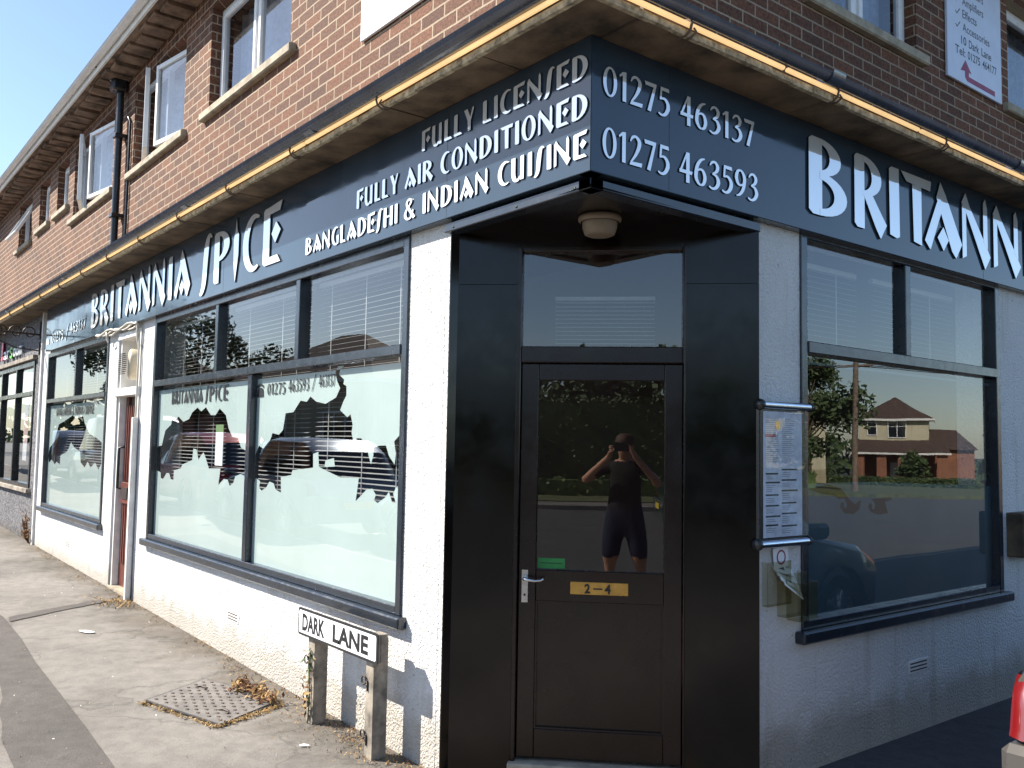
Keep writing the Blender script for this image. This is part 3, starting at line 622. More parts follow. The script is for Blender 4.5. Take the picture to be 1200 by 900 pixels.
FLc = [(-5.79,1.53),(-5.643,1.54),(-5.554,1.677),(-5.403,1.727),(-5.384,1.777),(-5.331,1.759),(-5.209,1.794),(-5.08,1.749),(-4.94,1.771),(-4.867,1.826),(-4.743,1.863),(-4.65,1.83),(-4.544,1.862),(-4.429,1.796),(-4.325,1.794),(-4.236,1.845),(-4.102,1.791),(-4.033,1.688),(-3.95,1.623),(-3.837,1.617),(-3.775,1.547),(-3.57,1.5),(-3.57,1.33),(-3.763,1.352),(-3.864,1.332),(-3.896,1.284),(-3.969,1.256),(-4.012,1.3),(-4.09,1.304),(-4.204,1.253),(-4.17,1.381),(-4.424,1.373),(-4.496,1.447),(-4.558,1.499),(-4.608,1.475),(-4.67,1.435),(-4.725,1.519),(-4.803,1.526),(-4.819,1.431),(-5.059,1.386),(-5.103,1.352),(-5.274,1.33),(-5.278,1.248),(-5.35,1.252),(-5.398,1.301),(-5.476,1.299),(-5.559,1.245),(-5.63,1.251),(-5.637,1.301),(-5.79,1.315)]
F2c = [(-10.39,1.35),(-10.3,1.463),(-10.056,1.547),(-9.844,1.761),(-9.329,1.832),(-9.132,1.866),(-8.925,1.827),(-8.605,1.847),(-8.518,1.769),(-8.284,1.646),(-7.941,1.596),(-7.715,1.548),(-7.697,1.319),(-7.812,1.256),(-7.955,1.329),(-8.142,1.266),(-8.29,1.33),(-8.415,1.258),(-8.611,1.312),(-8.665,1.434),(-8.973,1.483),(-9.14,1.543),(-9.248,1.461),(-9.351,1.422),(-9.669,1.371),(-9.677,1.257),(-9.873,1.29),(-9.968,1.249),(-10.16,1.311),(-10.3,1.266)]
def clampc(c, u0, u1): return [(min(max(p[0], u0+.003), u1-.003), p[1]) for p in c]
def swirl(cx, cy, r): # little curling wave tip left in the film
    return [(cx+r*(1-t/14*.55)*math.cos(t*.55), cy+r*(1-t/14*.55)*math.sin(t*.55)) for t in range(11)] + [(cx+r*.55*(1-t/14*.4)*math.cos(t*.55), cy+r*.55*(1-t/14*.4)*math.sin(t*.55)) for t in range(10, -1, -1)]
def film(fr, W, pane, hole, m, extra=()):
    u0, u1, v0, v1 = pane; f = MB(fr); w = -.039
    holed(f, [(u0, v0), (u1, v0), (u1, v1-.035), (u0, v1-.035)], [hole]+list(extra), w, m)
    return f.build('frosted_film', W)
film(FL, WB, pB[0], clampc(FLc, pB[0][0], pB[0][1]), M_film)
film(FL, WB, pB[1], clampc(FRc, pB[1][0], pB[1][1]), M_film)
film(FL, WS, pS[0], clampc(F2c, pS[0][0], pS[0][1]), M_film)
rc = [(1.53, 1.425), (2.1, 1.432), (2.7, 1.415), (3.2, 1.40), (3.67, 1.385), (3.67, 2.05), (1.53, 2.05)]
sw1 = [(1.60, 1.40), (1.78, 1.42), (1.90, 1.40), (1.98, 1.34), (2.04, 1.31), (2.10, 1.335), (2.08, 1.28), (2.02, 1.255), (1.93, 1.265), (1.89, 1.30), (1.905, 1.325), (1.93, 1.32), (1.925, 1.30), (1.95, 1.29), (1.96, 1.31), (1.93, 1.345), (1.88, 1.34), (1.84, 1.36), (1.70, 1.375)]
sw2 = [(2.20, 1.335), (2.42, 1.34), (2.42, 1.325), (2.35, 1.315), (2.38, 1.25), (2.28, 1.245), (2.20, 1.26), (2.17, 1.29), (2.19, 1.315), (2.215, 1.30), (2.21, 1.28), (2.23, 1.275), (2.245, 1.295), (2.235, 1.315)]
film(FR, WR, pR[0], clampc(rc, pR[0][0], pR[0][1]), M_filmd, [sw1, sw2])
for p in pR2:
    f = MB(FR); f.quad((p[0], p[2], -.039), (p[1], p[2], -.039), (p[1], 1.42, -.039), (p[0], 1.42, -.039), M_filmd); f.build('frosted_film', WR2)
# film lettering
l = MB(FL); glyphs(l, 'BRITANNIA', -5.40, -4.62, 1.905, .115, -.0345, -.0338, M_blackvinyl); glyphs(l, 'SPiCE', -4.56, -4.06, 1.905, .12, -.0345, -.0338, M_blackvinyl); l.build('window_lettering', WB)
l = MB(FL); glyphs(l, '01275', -3.32, -3.02, 1.92, .078, -.0345, -.034, M_blackvinyl); glyphs(l, '463593', -2.97, -2.66, 1.93, .078, -.0345, -.034, M_blackvinyl)
glyphs(l, '/', -2.62, -2.56, 1.925, .10, -.0345, -.034, M_blackvinyl); glyphs(l, '463137', -2.52, -2.30, 1.945, .072, -.0345, -.034, M_blackvinyl)
ph = (-3.44, 1.955)
l.prism([(ph[0]+a, ph[1]+c) for a, c in ((-.055, -.045), (.055, -.045), (.045, .01), (.02, .02), (-.02, .02), (-.045, .01))], -.0345, -.034, M_blackvinyl)
l.ribbon([(ph[0]+.06*math.cos(R(a)), ph[1]+.015+.035*math.sin(R(a))) for a in range(10, 171, 20)], [(ph[0]+.042*math.cos(R(a)), ph[1]+.015+.02*math.sin(R(a))) for a in range(10, 171, 20)], -.0345, -.0338, M_blackvinyl)
l.lathe([(.017, 0), (.017, .0006)], (ph[0], ph[1]-.012, -.0336), (0, 0, 1), M_film, 12); l.build('window_lettering', WB)
l = MB(FL); glyphs(l, 'BANGLADESHI & INDIAN CUiSINE'.replace('i', 'I'), -10.0, -8.1, 1.87, .10, -.0345, -.034, M_blackvinyl); l.build('window_lettering', WS)
# open-closed notice hanging inside the left pane
n1 = MB(FL); n1.box(-4.33, -4.17, 1.40, 1.66, -.055, -.050, M_signw); n1.box(-4.33, -4.17, 1.66, 1.72, -.055, -.050, M_greenpale); tag(n1.build('hanging_notice'), 'small white and green notice hung behind the left restaurant window', 'notice')
# venetian blinds behind the glass
def blind(fr, u0, u1, v0, v1, w, label, pitch=.031, cords=()):
    b = MB(fr); v = v0; a = R(12)
    while v < v1-.03:
        s_ = .0125; b.add([(u0, v-s_*math.sin(a), w+s_*math.cos(a)), (u1, v-s_*math.sin(a), w+s_*math.cos(a)), (u1, v+s_*math.sin(a), w-s_*math.cos(a)), (u0, v+s_*math.sin(a), w-s_*math.cos(a)),
                     (u0, v-s_*math.sin(a)-.0014, w+s_*math.cos(a)), (u1, v-s_*math.sin(a)-.0014, w+s_*math.cos(a)), (u1, v+s_*math.sin(a)-.0014, w-s_*math.cos(a)), (u0, v+s_*math.sin(a)-.0014, w-s_*math.cos(a))],
                    [(0, 1, 2, 3), (7, 6, 5, 4), (0, 4, 5, 1), (3, 2, 6, 7)], M_blind); v += pitch*random.uniform(.93, 1.07)
    b.box(u0, u1, v1-.03, v1, w-.015, w+.015, M_blind)
    for c in cords: b.box(c-.004, c+.004, v0, v1-.03, w+.0135, w+.0155, M_blind)
    return tag(b.build('venetian_blind'), label, 'blind', 'venetian blinds behind the restaurant windows')
blind(FL, -5.70, -4.36, .80, 2.64, -.14, 'venetian blind in left third of the long left window', cords=(-5.4, -4.95, -4.6))
blind(FL, -4.22, -2.84, .80, 2.64, -.14, 'venetian blind in middle third of the long left window', cords=(-3.9, -3.3, -3.05))
blind(FL, -2.74, -1.50, .80, 2.64, -.14, 'venetian blind in the long window third nearest the porch', cords=(-2.55, -2.1, -1.7))
blind(FL, -10.3, -8.98, .80, 2.64, -.14, 'venetian blind in far half of the window beyond the side door', cords=(-9.9, -9.4))
blind(FL, -8.84, -7.50, .80, 2.64, -.14, 'venetian blind in near half of the window beyond the side door', cords=(-8.4, -7.9))
blind(FR, 1.56, 2.42, 2.13, 2.66, -.26, 'venetian blind in left half of the right wall window', cords=(1.8, 2.2))
blind(FR, 2.60, 3.62, 2.13, 2.66, -.26, 'venetian blind in right half of the right wall window', cords=(2.9, 3.3))
bb = MB(FD); v = 2.08
while v < 2.38: bb.box(.50, 1.03, v, v+.004, -.40, -.376, M_blind); v += .022
bb.box(.50, 1.03, 2.38, 2.40, -.41, -.37, M_blind); tag(bb.build('venetian_blind'), 'pale blind seen through the fanlight over the black porch door', 'blind', 'venetian blinds behind the restaurant windows')

# upper windows
def upwin(fr, u0, u1, v0, v1, n, label=None, openl=False, openr=False, tophung=False, sillout=.12):
    w = MB(fr); d0, d1 = -.14, -.085; fw = .05
    w.box(u0, u0+fw, v0, v1, d0, d1, M_white, .004); w.box(u1-fw, u1, v0, v1, d0, d1, M_white, .004); w.box(u0+fw, u1-fw, v1-fw, v1, d0, d1-.002, M_white, .004); w.box(u0+fw, u1-fw, v0, v0+fw, d0, d1-.002, M_white, .004)
    W = w.build('upper_window', BG); step = (u1-u0-2*fw)/n
    for i in range(1, n): m_ = MB(fr); m_.box(u0+fw+step*i-.025, u0+fw+step*i+.025, v0+fw, v1-fw, d0, d1-.004, M_white, .004); m_.build('mullion', W)
    for i in range(n):
        a = u0+fw+step*i+(.026 if i else 0); c = u0+fw+step*(i+1)-(.026 if i < n-1 else 0); lo, hi = v0+fw, v1-fw
        ang = 0
        if i == 0 and openl: ang = R(15)
        if i == n-1 and openr: ang = R(-9)
        # sash with its pane, hinged at the outer jamb
        s = MB(fr)
        T = Matrix.Identity(4)
        if ang:
            hx = a if ang > 0 else c; T = Matrix.Translation((hx, 0, d1+.002)) @ Matrix.Rotation(-ang, 4, 'Y') @ Matrix.Translation((-hx, 0, -d1-.002))
        if tophung: T = Matrix.Translation((0, hi, d1+.002)) @ Matrix.Rotation(-R(28), 4, 'X') @ Matrix.Translation((0, -hi, -d1-.002))
        s.T = fr @ T; q = .045
        z0, z1 = d1-.03, d1+.012
        s.box(a, a+q, lo, hi, z0, z1, M_white, .004); s.box(c-q, c, lo, hi, z0, z1, M_white, .004); s.box(a+q, c-q, hi-q, hi, z0, z1-.002, M_white, .004); s.box(a+q, c-q, lo, lo+q, z0, z1-.002, M_white, .004)
        S = s.build('sash', W)
        g = MB(fr @ T); g.quad((a+q, lo+q, z0+.02), (c-q, lo+q, z0+.02), (c-q, hi-q, z0+.02), (a+q, hi-q, z0+.02), M_glass2); g.build('glass_pane', W)
    s = MB(fr); s.box(u0-.1, u1+.1, v0-.075, v0-.002, -.13, .05, M_sill, .01); s.build('window_sill', W)
    cu = MB(fr); k = 40; L = []
    for i in range(k+1): L.append((u0+(u1-u0)*i/k, -.26+.02*math.sin(i*1.7)))
    cu.add([(p[0], v0, p[1]) for p in L]+[(p[0], v1, p[1]) for p in L], [(i, i+1, k+2+i, k+1+i) for i in range(k)], M_curtain, True); cu.build('curtain', W)
    bk = MB(fr); bk.box(u0-.1, u1+.1, v0-.1, v1+.1, -1.3, -1.28, M_inner); bk.build('room_wall', W)
upwin(FL, *UW[0], 2); upwin(FL, *UW[1], 2, openl=True, openr=True); upwin(FL, *UW[2], 2, openl=True, openr=True)
upwin(FL, *UW[3], 1); upwin(FL, *UW[4], 1); upwin(FL, *UW[5], 1, tophung=True); upwin(FL, *UW[6], 2)
for r_ in UR: upwin(FR2, *r_, 2)
# closing box behind upper floor so no sky shows through
b = MB(); b.box(-40, -.7, .9+.6, 1.55, 3.4, 5.4, M_inner); b.box(-1.95, -1.9, 1.5, 20, 3.4, 5.4, M_inner); b.box(-40, -.5, .25, 1.5, 3.40, 3.42, M_inner); b.build('upper_lining', BG)

# entrance door
dr = MB(FD)
dr.box(.338, .362, -.2, 2.60, -.09, .012, M_door, .004); dr.box(1.157, 1.165, -.2, 2.60, -.09, .012, M_door, .002); dr.box(1.150, 1.157, 2.01, 2.60, -.09, .010, M_door, .002)
dr.box(.362, 1.150, 2.01, 2.09, -.09, .010, M_door, .004); dr.box(.362, 1.150, 2.565, 2.60, -.09, .010, M_door, .004)
DF = dr.build('door_frame', BG)
g = MB(FD); g.quad((.362, 2.09, -.03), (1.15, 2.09, -.03), (1.15, 2.565, -.03), (.362, 2.565, -.03), M_glass); g.build('fanlight_pane', DF)
d = MB(FD); z0, z1 = -.06, -.012
d.box(.366, .45, .10, 2.005, z0, z1, M_door, .003); d.box(1.067, 1.153, .10, 2.005, z0, z1, M_door, .003)
d.box(.45, 1.067, 1.925, 2.005, z0, z1-.002, M_door, .003); d.box(.45, 1.067, .845, .995, z0, z1-.002, M_door, .003); d.box(.45, 1.067, .10, .235, z0, z1-.002, M_door, .003)
d.box(.45, 1.067, .235, .845, z0, z1-.022, M_door); 
for q in ((.45, .458, .235, .845), (1.059, 1.067, .235, .845), (.458, 1.059, .235, .243), (.458, 1.059, .837, .845)): d.box(*q, z1-.022, z1-.008, M_door)
D_ = d.build('entrance_door', BG)
g = MB(FD); g.quad((.45, .995, -.035), (1.067, .995, -.035), (1.067, 1.925, -.035), (.45, 1.925, -.035), M_dglass); g.build('door_glass', D_)
h = MB(FD); h.box(.380, .414, .835, .995, z1, z1+.006, M_steel, .002); h.lathe([(.006, 0), (.006, .002), (0, .0025)], (.397, .873, z1+.006), (0, 0, 1), M_blackvinyl, 8)
h.tube([(.397, .955, z1+.004), (.397, .955, z1+.05), (.412, .953, z1+.056), (.45, .948, z1+.054), (.48, .950, z1+.05), (.492, .958, z1+.048)], [.008, .008, .008, .007, .006, .005], M_steel, 10); h.build('door_handle', D_)
n1 = MB(FD); n1.box(.619, .899, .883, .944, z1-.002, z1+.004, M_brass, .002); fonttext(n1, '2', .688, .716, .892, .042, z1+.0052, M_blackvinyl, 0, .04); n1.box(.730, .775, .909, .916, z1+.004, z1+.0054, M_blackvinyl); fonttext(n1, '4', .785, .815, .892, .042, z1+.0052, M_blackvinyl, 0, .04); n1.build('number_plate', D_)
n1 = MB(FD); n1.box(.456, .590, 1.0, 1.05, -.034, -.0335, M_green2); n1.box(.47, .576, 1.024, 1.028, -.0335, -.0332, M_blackvinyl); n1.build('door_sticker', D_)
t = MB(FD); t.box(.33, 1.17, -.2, .085, -.14, .05, M_sill, .006); t.build('threshold', BG)
# hall behind the door: archway, certificates, bar shelf
hb = MB(FD)
hb.box(-.3, 1.9, 0, 2.8, -4.6, -4.55, M_inner); hb.build('hall_wall', BG)
ar = MB(FD); ar.prism([(.05, .0), (.65, 0), (.65, 1.7)]+[(.35+.3*math.cos(R(a)), 1.7+.3*math.sin(R(a))) for a in range(20, 161, 20)]+[(.05, 1.7)], -4.545, -4.53, M_greyt); ar.build('arched_doorway', BG)
for a, z in ((.2, 2.15), (.75, 2.2)):
    f_ = MB(FD); f_.box(a, a+.16, z, z+.2, -4.545, -4.52, M_paper); f_.box(a-.02, a+.18, z-.02, z+.22, -4.549, -4.53, M_iron); f_.build('framed_certificate', BG)

# ceiling light in the porch
lb = thing('porch_light', 'round beige plastic ceiling light in the dark porch', 'light', (-.30, .34, 2.665))
p = MB(); p.lathe([(.0, 0), (.095, 0), (.1, -.008), (.1, -.022), (.09, -.03)], (-.30, .34, 2.664), (0, 0, 1), M_lampd, 28); p.build('light_base', lb)
p = MB(); p.lathe([(.082, -.03), (.080, -.055), (.07, -.085), (.055, -.092), (0, -.094)], (-.30, .34, 2.664), (0, 0, 1), M_lampd, 28); p.build('light_cover', lb)

# ------------------------------------------------------------------ shop fascia signs
FZ0, FZ1 = 2.715, 3.283
def seams(fr, us, sg):
    for u in us: b = MB(fr); b.box(u-.0012, u+.0012, FZ0, FZ1, .0602, .0606, M_blackvinyl); b.build('panel_joint', sg)
sL = thing('shop_sign', 'long navy sign over the lane window reading BRITANNIA SPICE and three smaller lines', 'shop sign', (-5, 0, FZ0))
b = MB(FL); b.box(-10.38, .0598, FZ0, FZ1, -.02, .060, M_navy, .003); b.build('sign_panel', sL)
seams(FL, (-.98, -4.0, -7.0), sL)
def lett(fr, sg, name, *a, **k): b = MB(fr); glyphs(b, *a, **k); return b.build(name, sg)
w0, w1 = .0615, .070
lett(FL, sL, 'large_lettering', 'BRITANNIA', -7.98, -4.74, 2.80, .385, w0, w1, M_letter, M_blackvinyl, gap=.11)
lett(FL, sL, 'large_lettering', 'SPiCE', -4.48, -2.94, 2.80, .40, w0, w1, M_letter, M_blackvinyl, gap=.11)
w0, w1 = .0612, .067
words(FL, sL, 'small_lettering', 'FULLY LICENSED', -1.21, .045, 3.108, .108, w0, w1, M_letter, M_blackvinyl, .10, .30)
words(FL, sL, 'small_lettering', 'FULLY AIR CONDITIONED', -1.90, .045, 2.942, .108, w0, w1, M_letter, M_blackvinyl, .10, .30)
words(FL, sL, 'small_lettering', 'BANGLADESHI & INDIAN CUISINE', -2.56, .045, 2.776, .108, w0, w1, M_letter, M_blackvinyl, .10, .30)
for t_, a_, c_, v_, h_ in (('01275', -10.0, -9.35, 2.80, .12), ('/', -9.22, -9.08, 2.78, .18), ('463137', -9.0, -8.25, 2.84, .12)): b = MB(FL); glyphs(b, t_, a_, c_, v_, h_, .062, .066, M_letter, M_blackvinyl); b.build('phone_lettering', sL)
b = MB(FL)
b.prism([(-10.25+a, 2.83+c) for a, c in ((-.08, -.03), (.08, -.03), (.06, .03), (.03, .05), (-.03, .05), (-.06, .03))], .062, .066, M_letter); b.build('phone_symbol', sL)
sR = thing('shop_sign', 'navy sign over the shaded wall with two phone numbers and the start of BRITANNIA', 'shop sign', (0, 5, FZ0))
b = MB(FR); b.box(-.0598, 9.8, FZ0, FZ1, -.02, .060, M_navy, .003); b.build('sign_panel', sR)
seams(FR, (.41, 3.4, 6.4), sR)
lett(FR, sR, 'phone_lettering', '01275', .0, .405, 3.045, .125, .0612, .0665, M_letter, M_blackvinyl, gap=.07)
lett(FR, sR, 'phone_lettering', '463137', .475, 1.005, 3.045, .125, .0612, .0665, M_letter, M_blackvinyl, gap=.07)
lett(FR, sR, 'phone_lettering', '01275', .0, .405, 2.785, .128, .0612, .0665, M_letter, M_blackvinyl, gap=.07)
lett(FR, sR, 'phone_lettering', '463593', .470, 1.035, 2.785, .128, .0612, .0665, M_letter, M_blackvinyl, gap=.07)
for c, a0, a1 in (('B', 1.45, 1.80), ('R', 1.875, 2.255), ('I', 2.205+.02, 2.345), ('T', 2.37, 2.70), ('A', 2.63, 3.08), ('N', 3.10, 3.475), ('N', 3.53, 3.93), ('I', 4.0, 4.13), ('A', 4.17, 4.60), ('S', 4.84, 5.1), ('P', 5.1, 5.45), ('i', 5.5, 5.64), ('C', 5.7, 6.05), ('E', 6.12, 6.5)):
    if c == 'R': a1 = 2.19
    lett(FR, sR, 'large_lettering', c, a0, a1, 2.81, .405, .0615, .071, M_letter, M_blackvinyl)

# upper sign boards
ub = thing('sign_board', 'white board with faded red phone number fixed to the sunlit brick', 'sign board', (-1.2, 0, 3.98))
b = MB(FL); b.box(-2.0, -.42, 3.985, 4.95, .004, .022, M_signw, .003); b.build('board_panel', ub)
fwords(FL, ub, 'printed_text', 'Tel: 01275 464177', -1.93, -.62, 4.075, .085, .0226, M_redt)
rb = thing('sign_board', 'pale board between the shaded upper windows with a maroon arrow and 10 Dark Lane', 'sign board', (-.37, 4.25, 4.32))
b = MB(FR2); b.box(3.82, 4.69, 4.315, 5.3, .004, .024, M_board, .003); b.build('board_panel', rb)
k0 = 3.82; kw = .87
for t, z, a, c, m_ in (('Resonators', 5.02, .25, .66, M_greyt), ('Amplifiers', 4.915, .27, .66, M_greyt), ('Effects', 4.815, .27, .53, M_greyt), ('Accessories', 4.715, .27, .77, M_greyt), ('10 Dark Lane', 4.61, .24, .80, M_blackvinyl), ('Tel: 01275 464177', 4.52, .13, .90, M_blackvinyl)):
    fwords(FR2, rb, 'printed_text', t, k0+kw*a, k0+kw*c, z, .062, .0246, m_, .01)
for z in (4.915, 4.815, 4.715, 5.02):
    b = MB(FR2); b.prism([(k0+kw*.14, z+.02), (k0+kw*.17, z), (k0+kw*.23, z+.05), (k0+kw*.22, z+.055), (k0+kw*.17, z+.012), (k0+kw*.15, z+.025)], .0242, .0247, M_greyt); b.build('tick_mark', rb)
b = MB(FR2); b.prism([(k0+kw*.34, 4.345), (k0+kw*.86, 4.345), (k0+kw*.86, 4.385), (k0+kw*.37, 4.385), (k0+kw*.37, 4.42), (k0+kw*.42, 4.415), (k0+kw*.31, 4.50), (k0+kw*.22, 4.405), (k0+kw*.30, 4.415), (k0+kw*.30, 4.37)], .0242, .0248, M_maroon); b.build('printed_arrow', rb)

# ------------------------------------------------------------------ side door in the lane wall
sd = thing('side_door', 'narrow varnished red slatted door in a white frame on the lane', 'door', (-6.65, .1, .09))
gz = gh(-6.6)
b = MB(FL); b.box(DOOR[0], DOOR[0]+.05, gz-.1, 2.66, -.27, -.02, M_whitep); b.box(DOOR[1]-.05, DOOR[1], gz-.1, 2.66, -.27, .012, M_whitep); b.box(DOOR[0]+.05, DOOR[1]-.05, 2.60, 2.66, -.27, .02, M_whitep); b.box(DOOR[0]-.02, DOOR[1]+.02, 2.02, 2.10, -.27, .03, M_whitep, .005); b.build('door_frame', sd)
b = MB(FL); b.box(DOOR[0]+.05, DOOR[1]-.05, 2.10, 2.60, -.22, -.20, M_whitep); b.box(DOOR[1]-.12, DOOR[1]-.05, 2.10, 2.60, -.20, -.16, M_whitep); b.build('overdoor_panel', sd)
b = MB(FL); b.box(DOOR[0]+.05, DOOR[1]-.05, gz+.03, 2.02, -.14, -.10, M_door); b.box(DOOR[0]+.05, DOOR[0]+.14, gz+.03, 2.02, -.10, -.085, M_redw); b.box(DOOR[0]+.05, DOOR[1]-.05, gz+.03, gz+.25, -.10, -.08, M_redw)
u = DOOR[0]+.17
while u < DOOR[1]-.09: b.box(u, u+.035, gz+.26, 1.93, -.10, -.060, M_redw, .004); u += .07
b.build('door_leaf', sd)
b = MB(FL); b.box(-6.90, -6.60, .95, 1.16, -.066, -.04, M_redw, .004); b.box(-6.85, -6.65, 1.0, 1.11, -.041, -.03, M_iron); b.build('letter_box', sd)
b = MB(FL); b.tube([(-6.96, 1.08, -.09), (-6.96, 1.10, -.02), (-6.96, 1.5, -.02), (-6.96, 1.52, -.09)], .014, M_blackpl, 8); b.build('door_handle', sd)
b = MB(FL); b.box(DOOR[0], DOOR[1], gz-.1, gz+.03, -.30, .01, M_sill); b.build('door_step', sd)
b = MB(FL); b.box(DOOR[1]-.02, DOOR[1]+.03, gz-.05, 1.80, .012, .06, M_whitep, .004); b.tube([(DOOR[1]+.005, 1.8, .03), (DOOR[1]+.01, 2.4, .03), (DOOR[1]+.0, 2.65, .03)], .010, M_cable, 6); b.build('cable_duct', sd)
al = thing('wall_bell', 'round beige louvred sounder above the red side door', 'alarm', (-6.72, 0, 2.2))
b = MB(FL); b.lathe([(0, -.13), (.13, -.13), (.15, -.06), (.155, .02), (.145, .035), (.12, .048), (.0, .05)], (-6.70, 2.34, -.05), (-.25, 0, 1), M_beige, 28)
for k in range(-5, 6): hw = math.sqrt(max(0, .12**2-(k*.02)**2)); b.box(-6.725-hw, -6.725+hw, 2.34+k*.02-.003, 2.34+k*.02+.003, .036, .056, M_iron)
b.build('sounder_body', al)
b = MB(FL); b.box(-6.78, -6.62, 2.24, 2.44, -.2, -.16, M_whitep); b.build('mounting_plate', al)
cb = MB(FL)
for k in range(3):
    pts = [(-7.75+.15*q, 2.685+.02*math.sin(q*1.3+k*1.7)+.012*k, .045+.01*k) for q in range(11)]; cb.tube(pts, .009, M_cable, 6)
cb.tube([(-7.15, 2.66, .05), (-7.0, 2.69, .05), (-6.6, 2.71, .05), (-6.35, 2.73, .05), (-6.26, 2.72, .05), (-6.25, 2.60, .05), (-6.27, 2.5, .03)], .010, M_cable, 6)
cb.tube([(-7.35, 2.62, .05), (-7.3, 2.70, .07), (-7.22, 2.64, .08), (-7.28, 2.60, .06), (-7.35, 2.66, .05)], .008, M_cable, 6)
tag(cb.build('loose_cables'), 'tangled white cables running under the sign above the side door', 'cables')

# air bricks
for fr, u, v in ((FL, -3.70, .33), (FL, -8.84, .35), (FR, 2.62, .37)):
    b = MB(fr); b.box(u-.115, u+.115, v-.035, v+.04, -.02, .005, M_whitep, .003)
    for k in range(3): b.box(u-.095, u+.095, v-.022+k*.02, v-.014+k*.02, .0045, .0056, M_iron)
    b.build('air_brick', BG)

# ------------------------------------------------------------------ street name plate
st = thing('street_name_sign', 'white DARK LANE name plate on two weathered wooden posts', 'street sign', (-1.75, -.15, 0))
for (a, c) in ((-1.458, -1.383), (-2.128, -2.05)):
    b = MB(FL); z = gh(a)-.1
    vs = [(a, z, .085), (c, z, .085), (c, z, .168), (a, z, .168), (a, .60, .085), (c, .60, .085), (c, .635, .168), (a, .635, .168)]
    b.add(vs, [(0, 1, 2, 3), (4, 7, 6, 5), (0, 4, 5, 1), (1, 5, 6, 2), (2, 6, 7, 3), (3, 7, 4, 0)], M_wood); b.build('post', st)
b = MB(FL); b.box(-2.215, -1.315, .497, .640, .169, .186, M_wood, .003); b.box(-1.40, -1.315, .50, .638, .13, .1685, M_wood); b.build('backing_board', st)
def rrect(a, c, z0, z1, r, k=4):
    out = []
    for (x, y, s) in ((c-r, z1-r, 0), (a+r, z1-r, 90), (a+r, z0+r, 180), (c-r, z0+r, 270)):
        for q in range(k+1): t = R(s+90*q/k); out.append((x+r*math.cos(t), y+r*math.sin(t)))
    return out
b = MB(FL); b.prism(rrect(-2.222, -1.308, .492, .646, .018), .1865, .192, M_blackpl); b.prism(rrect(-2.208, -1.322, .506, .632, .012), .192, .1932, M_signw)
b.build('name_plate', st)
b = MB(FL); fonttext(b, 'DARK', -2.165, -1.885, .526, .088, .1936, M_blackvinyl, 0, .04); b.build('plate_lettering', st); b = MB(FL); fonttext(b, 'LANE', -1.79, -1.40, .526, .088, .1936, M_blackvinyl, 0, .04)
M_tmp = b; b.build('plate_lettering', st)
for (a, z) in ((-1.465, .385), (-1.465, .115), (-2.135, .36), (-2.135, .15)):
    b = MB(FL); b.tube([(a+.03, z-.05, .172), (a+.03, z, .172)] + [(a-.0+.022*math.cos(R(t)), z+.022*math.sin(R(t)), .176) for t in range(0, 331, 30)], .0042, M_iron, 6); b.build('wire_loop', st)
random.seed(11)
def leafbits(b, c, n, spread, size, mats, up=.0):
    for _ in range(n):
        p = Vector((c[0]+random.gauss(0, spread[0]), c[1]+random.gauss(0, spread[1]), c[2]+abs(random.gauss(0, spread[2]))))
        a = random.uniform(0, 6.28); t = random.uniform(-1.2, 1.2); s_ = size*random.uniform(.5, 1.4)
        d = Vector((math.cos(a)*math.cos(t), math.sin(a)*math.cos(t), math.sin(t)*.7+up)).normalized()*s_; n2 = Vector((-math.sin(a), math.cos(a), random.uniform(-.6, .6)))*s_*.32
        b.add([p-d, p-n2, p+d, p+n2], [(0, 1, 2, 3)], random.choice(mats))
vb = MB()
for k in range(9): leafbits(vb, (-2.085+random.uniform(-.02, .02), -.182, gh(-2.1)+.03+k*.042), 9, (.018, .018, .02), .020, [M_dry, M_dead, M_dry] if k < 6 else [M_leaf, M_leaf, M_dry], .3)
vb.tube([(-2.09, -.18, .0), (-2.08, -.175, .15), (-2.095, -.175, .3), (-2.08, -.175, .42)], .004, M_leaf, 5)
tag(vb.build('climbing_weed'), 'dry weed with a few green leaves climbing the left post of the street name sign', 'weed')

# ------------------------------------------------------------------ menu case and leaflet holder on the right pillar
mc = thing('menu_case', 'glazed menu display case with polished top and bottom rails on the shaded wall', 'display case', (0, 1.26, 1.14))
b = MB(FR); b.box(1.075, 1.45, 1.165, 1.80, .002, .045, M_blackpl, .004); b.build('case_body', mc)
b = MB(FR); b.box(1.10, 1.415, 1.18, 1.785, .0455, .047, M_paper); b.build('menu_sheet', mc)
pr = MB(FR); random.seed(2)
for col, (a, c) in enumerate(((1.118, 1.235), (1.245, 1.385))):
    z = 1.50 if col else 1.48
    while z > 1.21:
        e_ = c-random.uniform(0, .02); pr.box(a, e_, z, z+.008, .0472, .0476, M_blackvinyl)
        q = z-.012
        for k in range(random.randint(2, 4)): pr.box(a+.004, a+.05+random.uniform(0, .03), q, q+.002, .0472, .0475, M_greyt); q -= .009
        z = q-.012
    z = 1.75
    while z > 1.53: pr.box(a+.004, a+random.uniform(.07, .11), z, z+.002, .0472, .0475, M_greyt); z -= .010
pr.box(1.118, 1.20, 1.66, 1.675, .0472, .0477, M_maroon); pr.box(1.20, 1.235, 1.70, 1.74, .0472, .0477, M_brass)
pr.build('menu_print', mc)
b = MB(FR); b.quad((1.10, 1.18, .062), (1.445, 1.18, .062), (1.445, 1.80, .062), (1.10, 1.80, .062), M_caseglass); b.build('case_glass', mc)
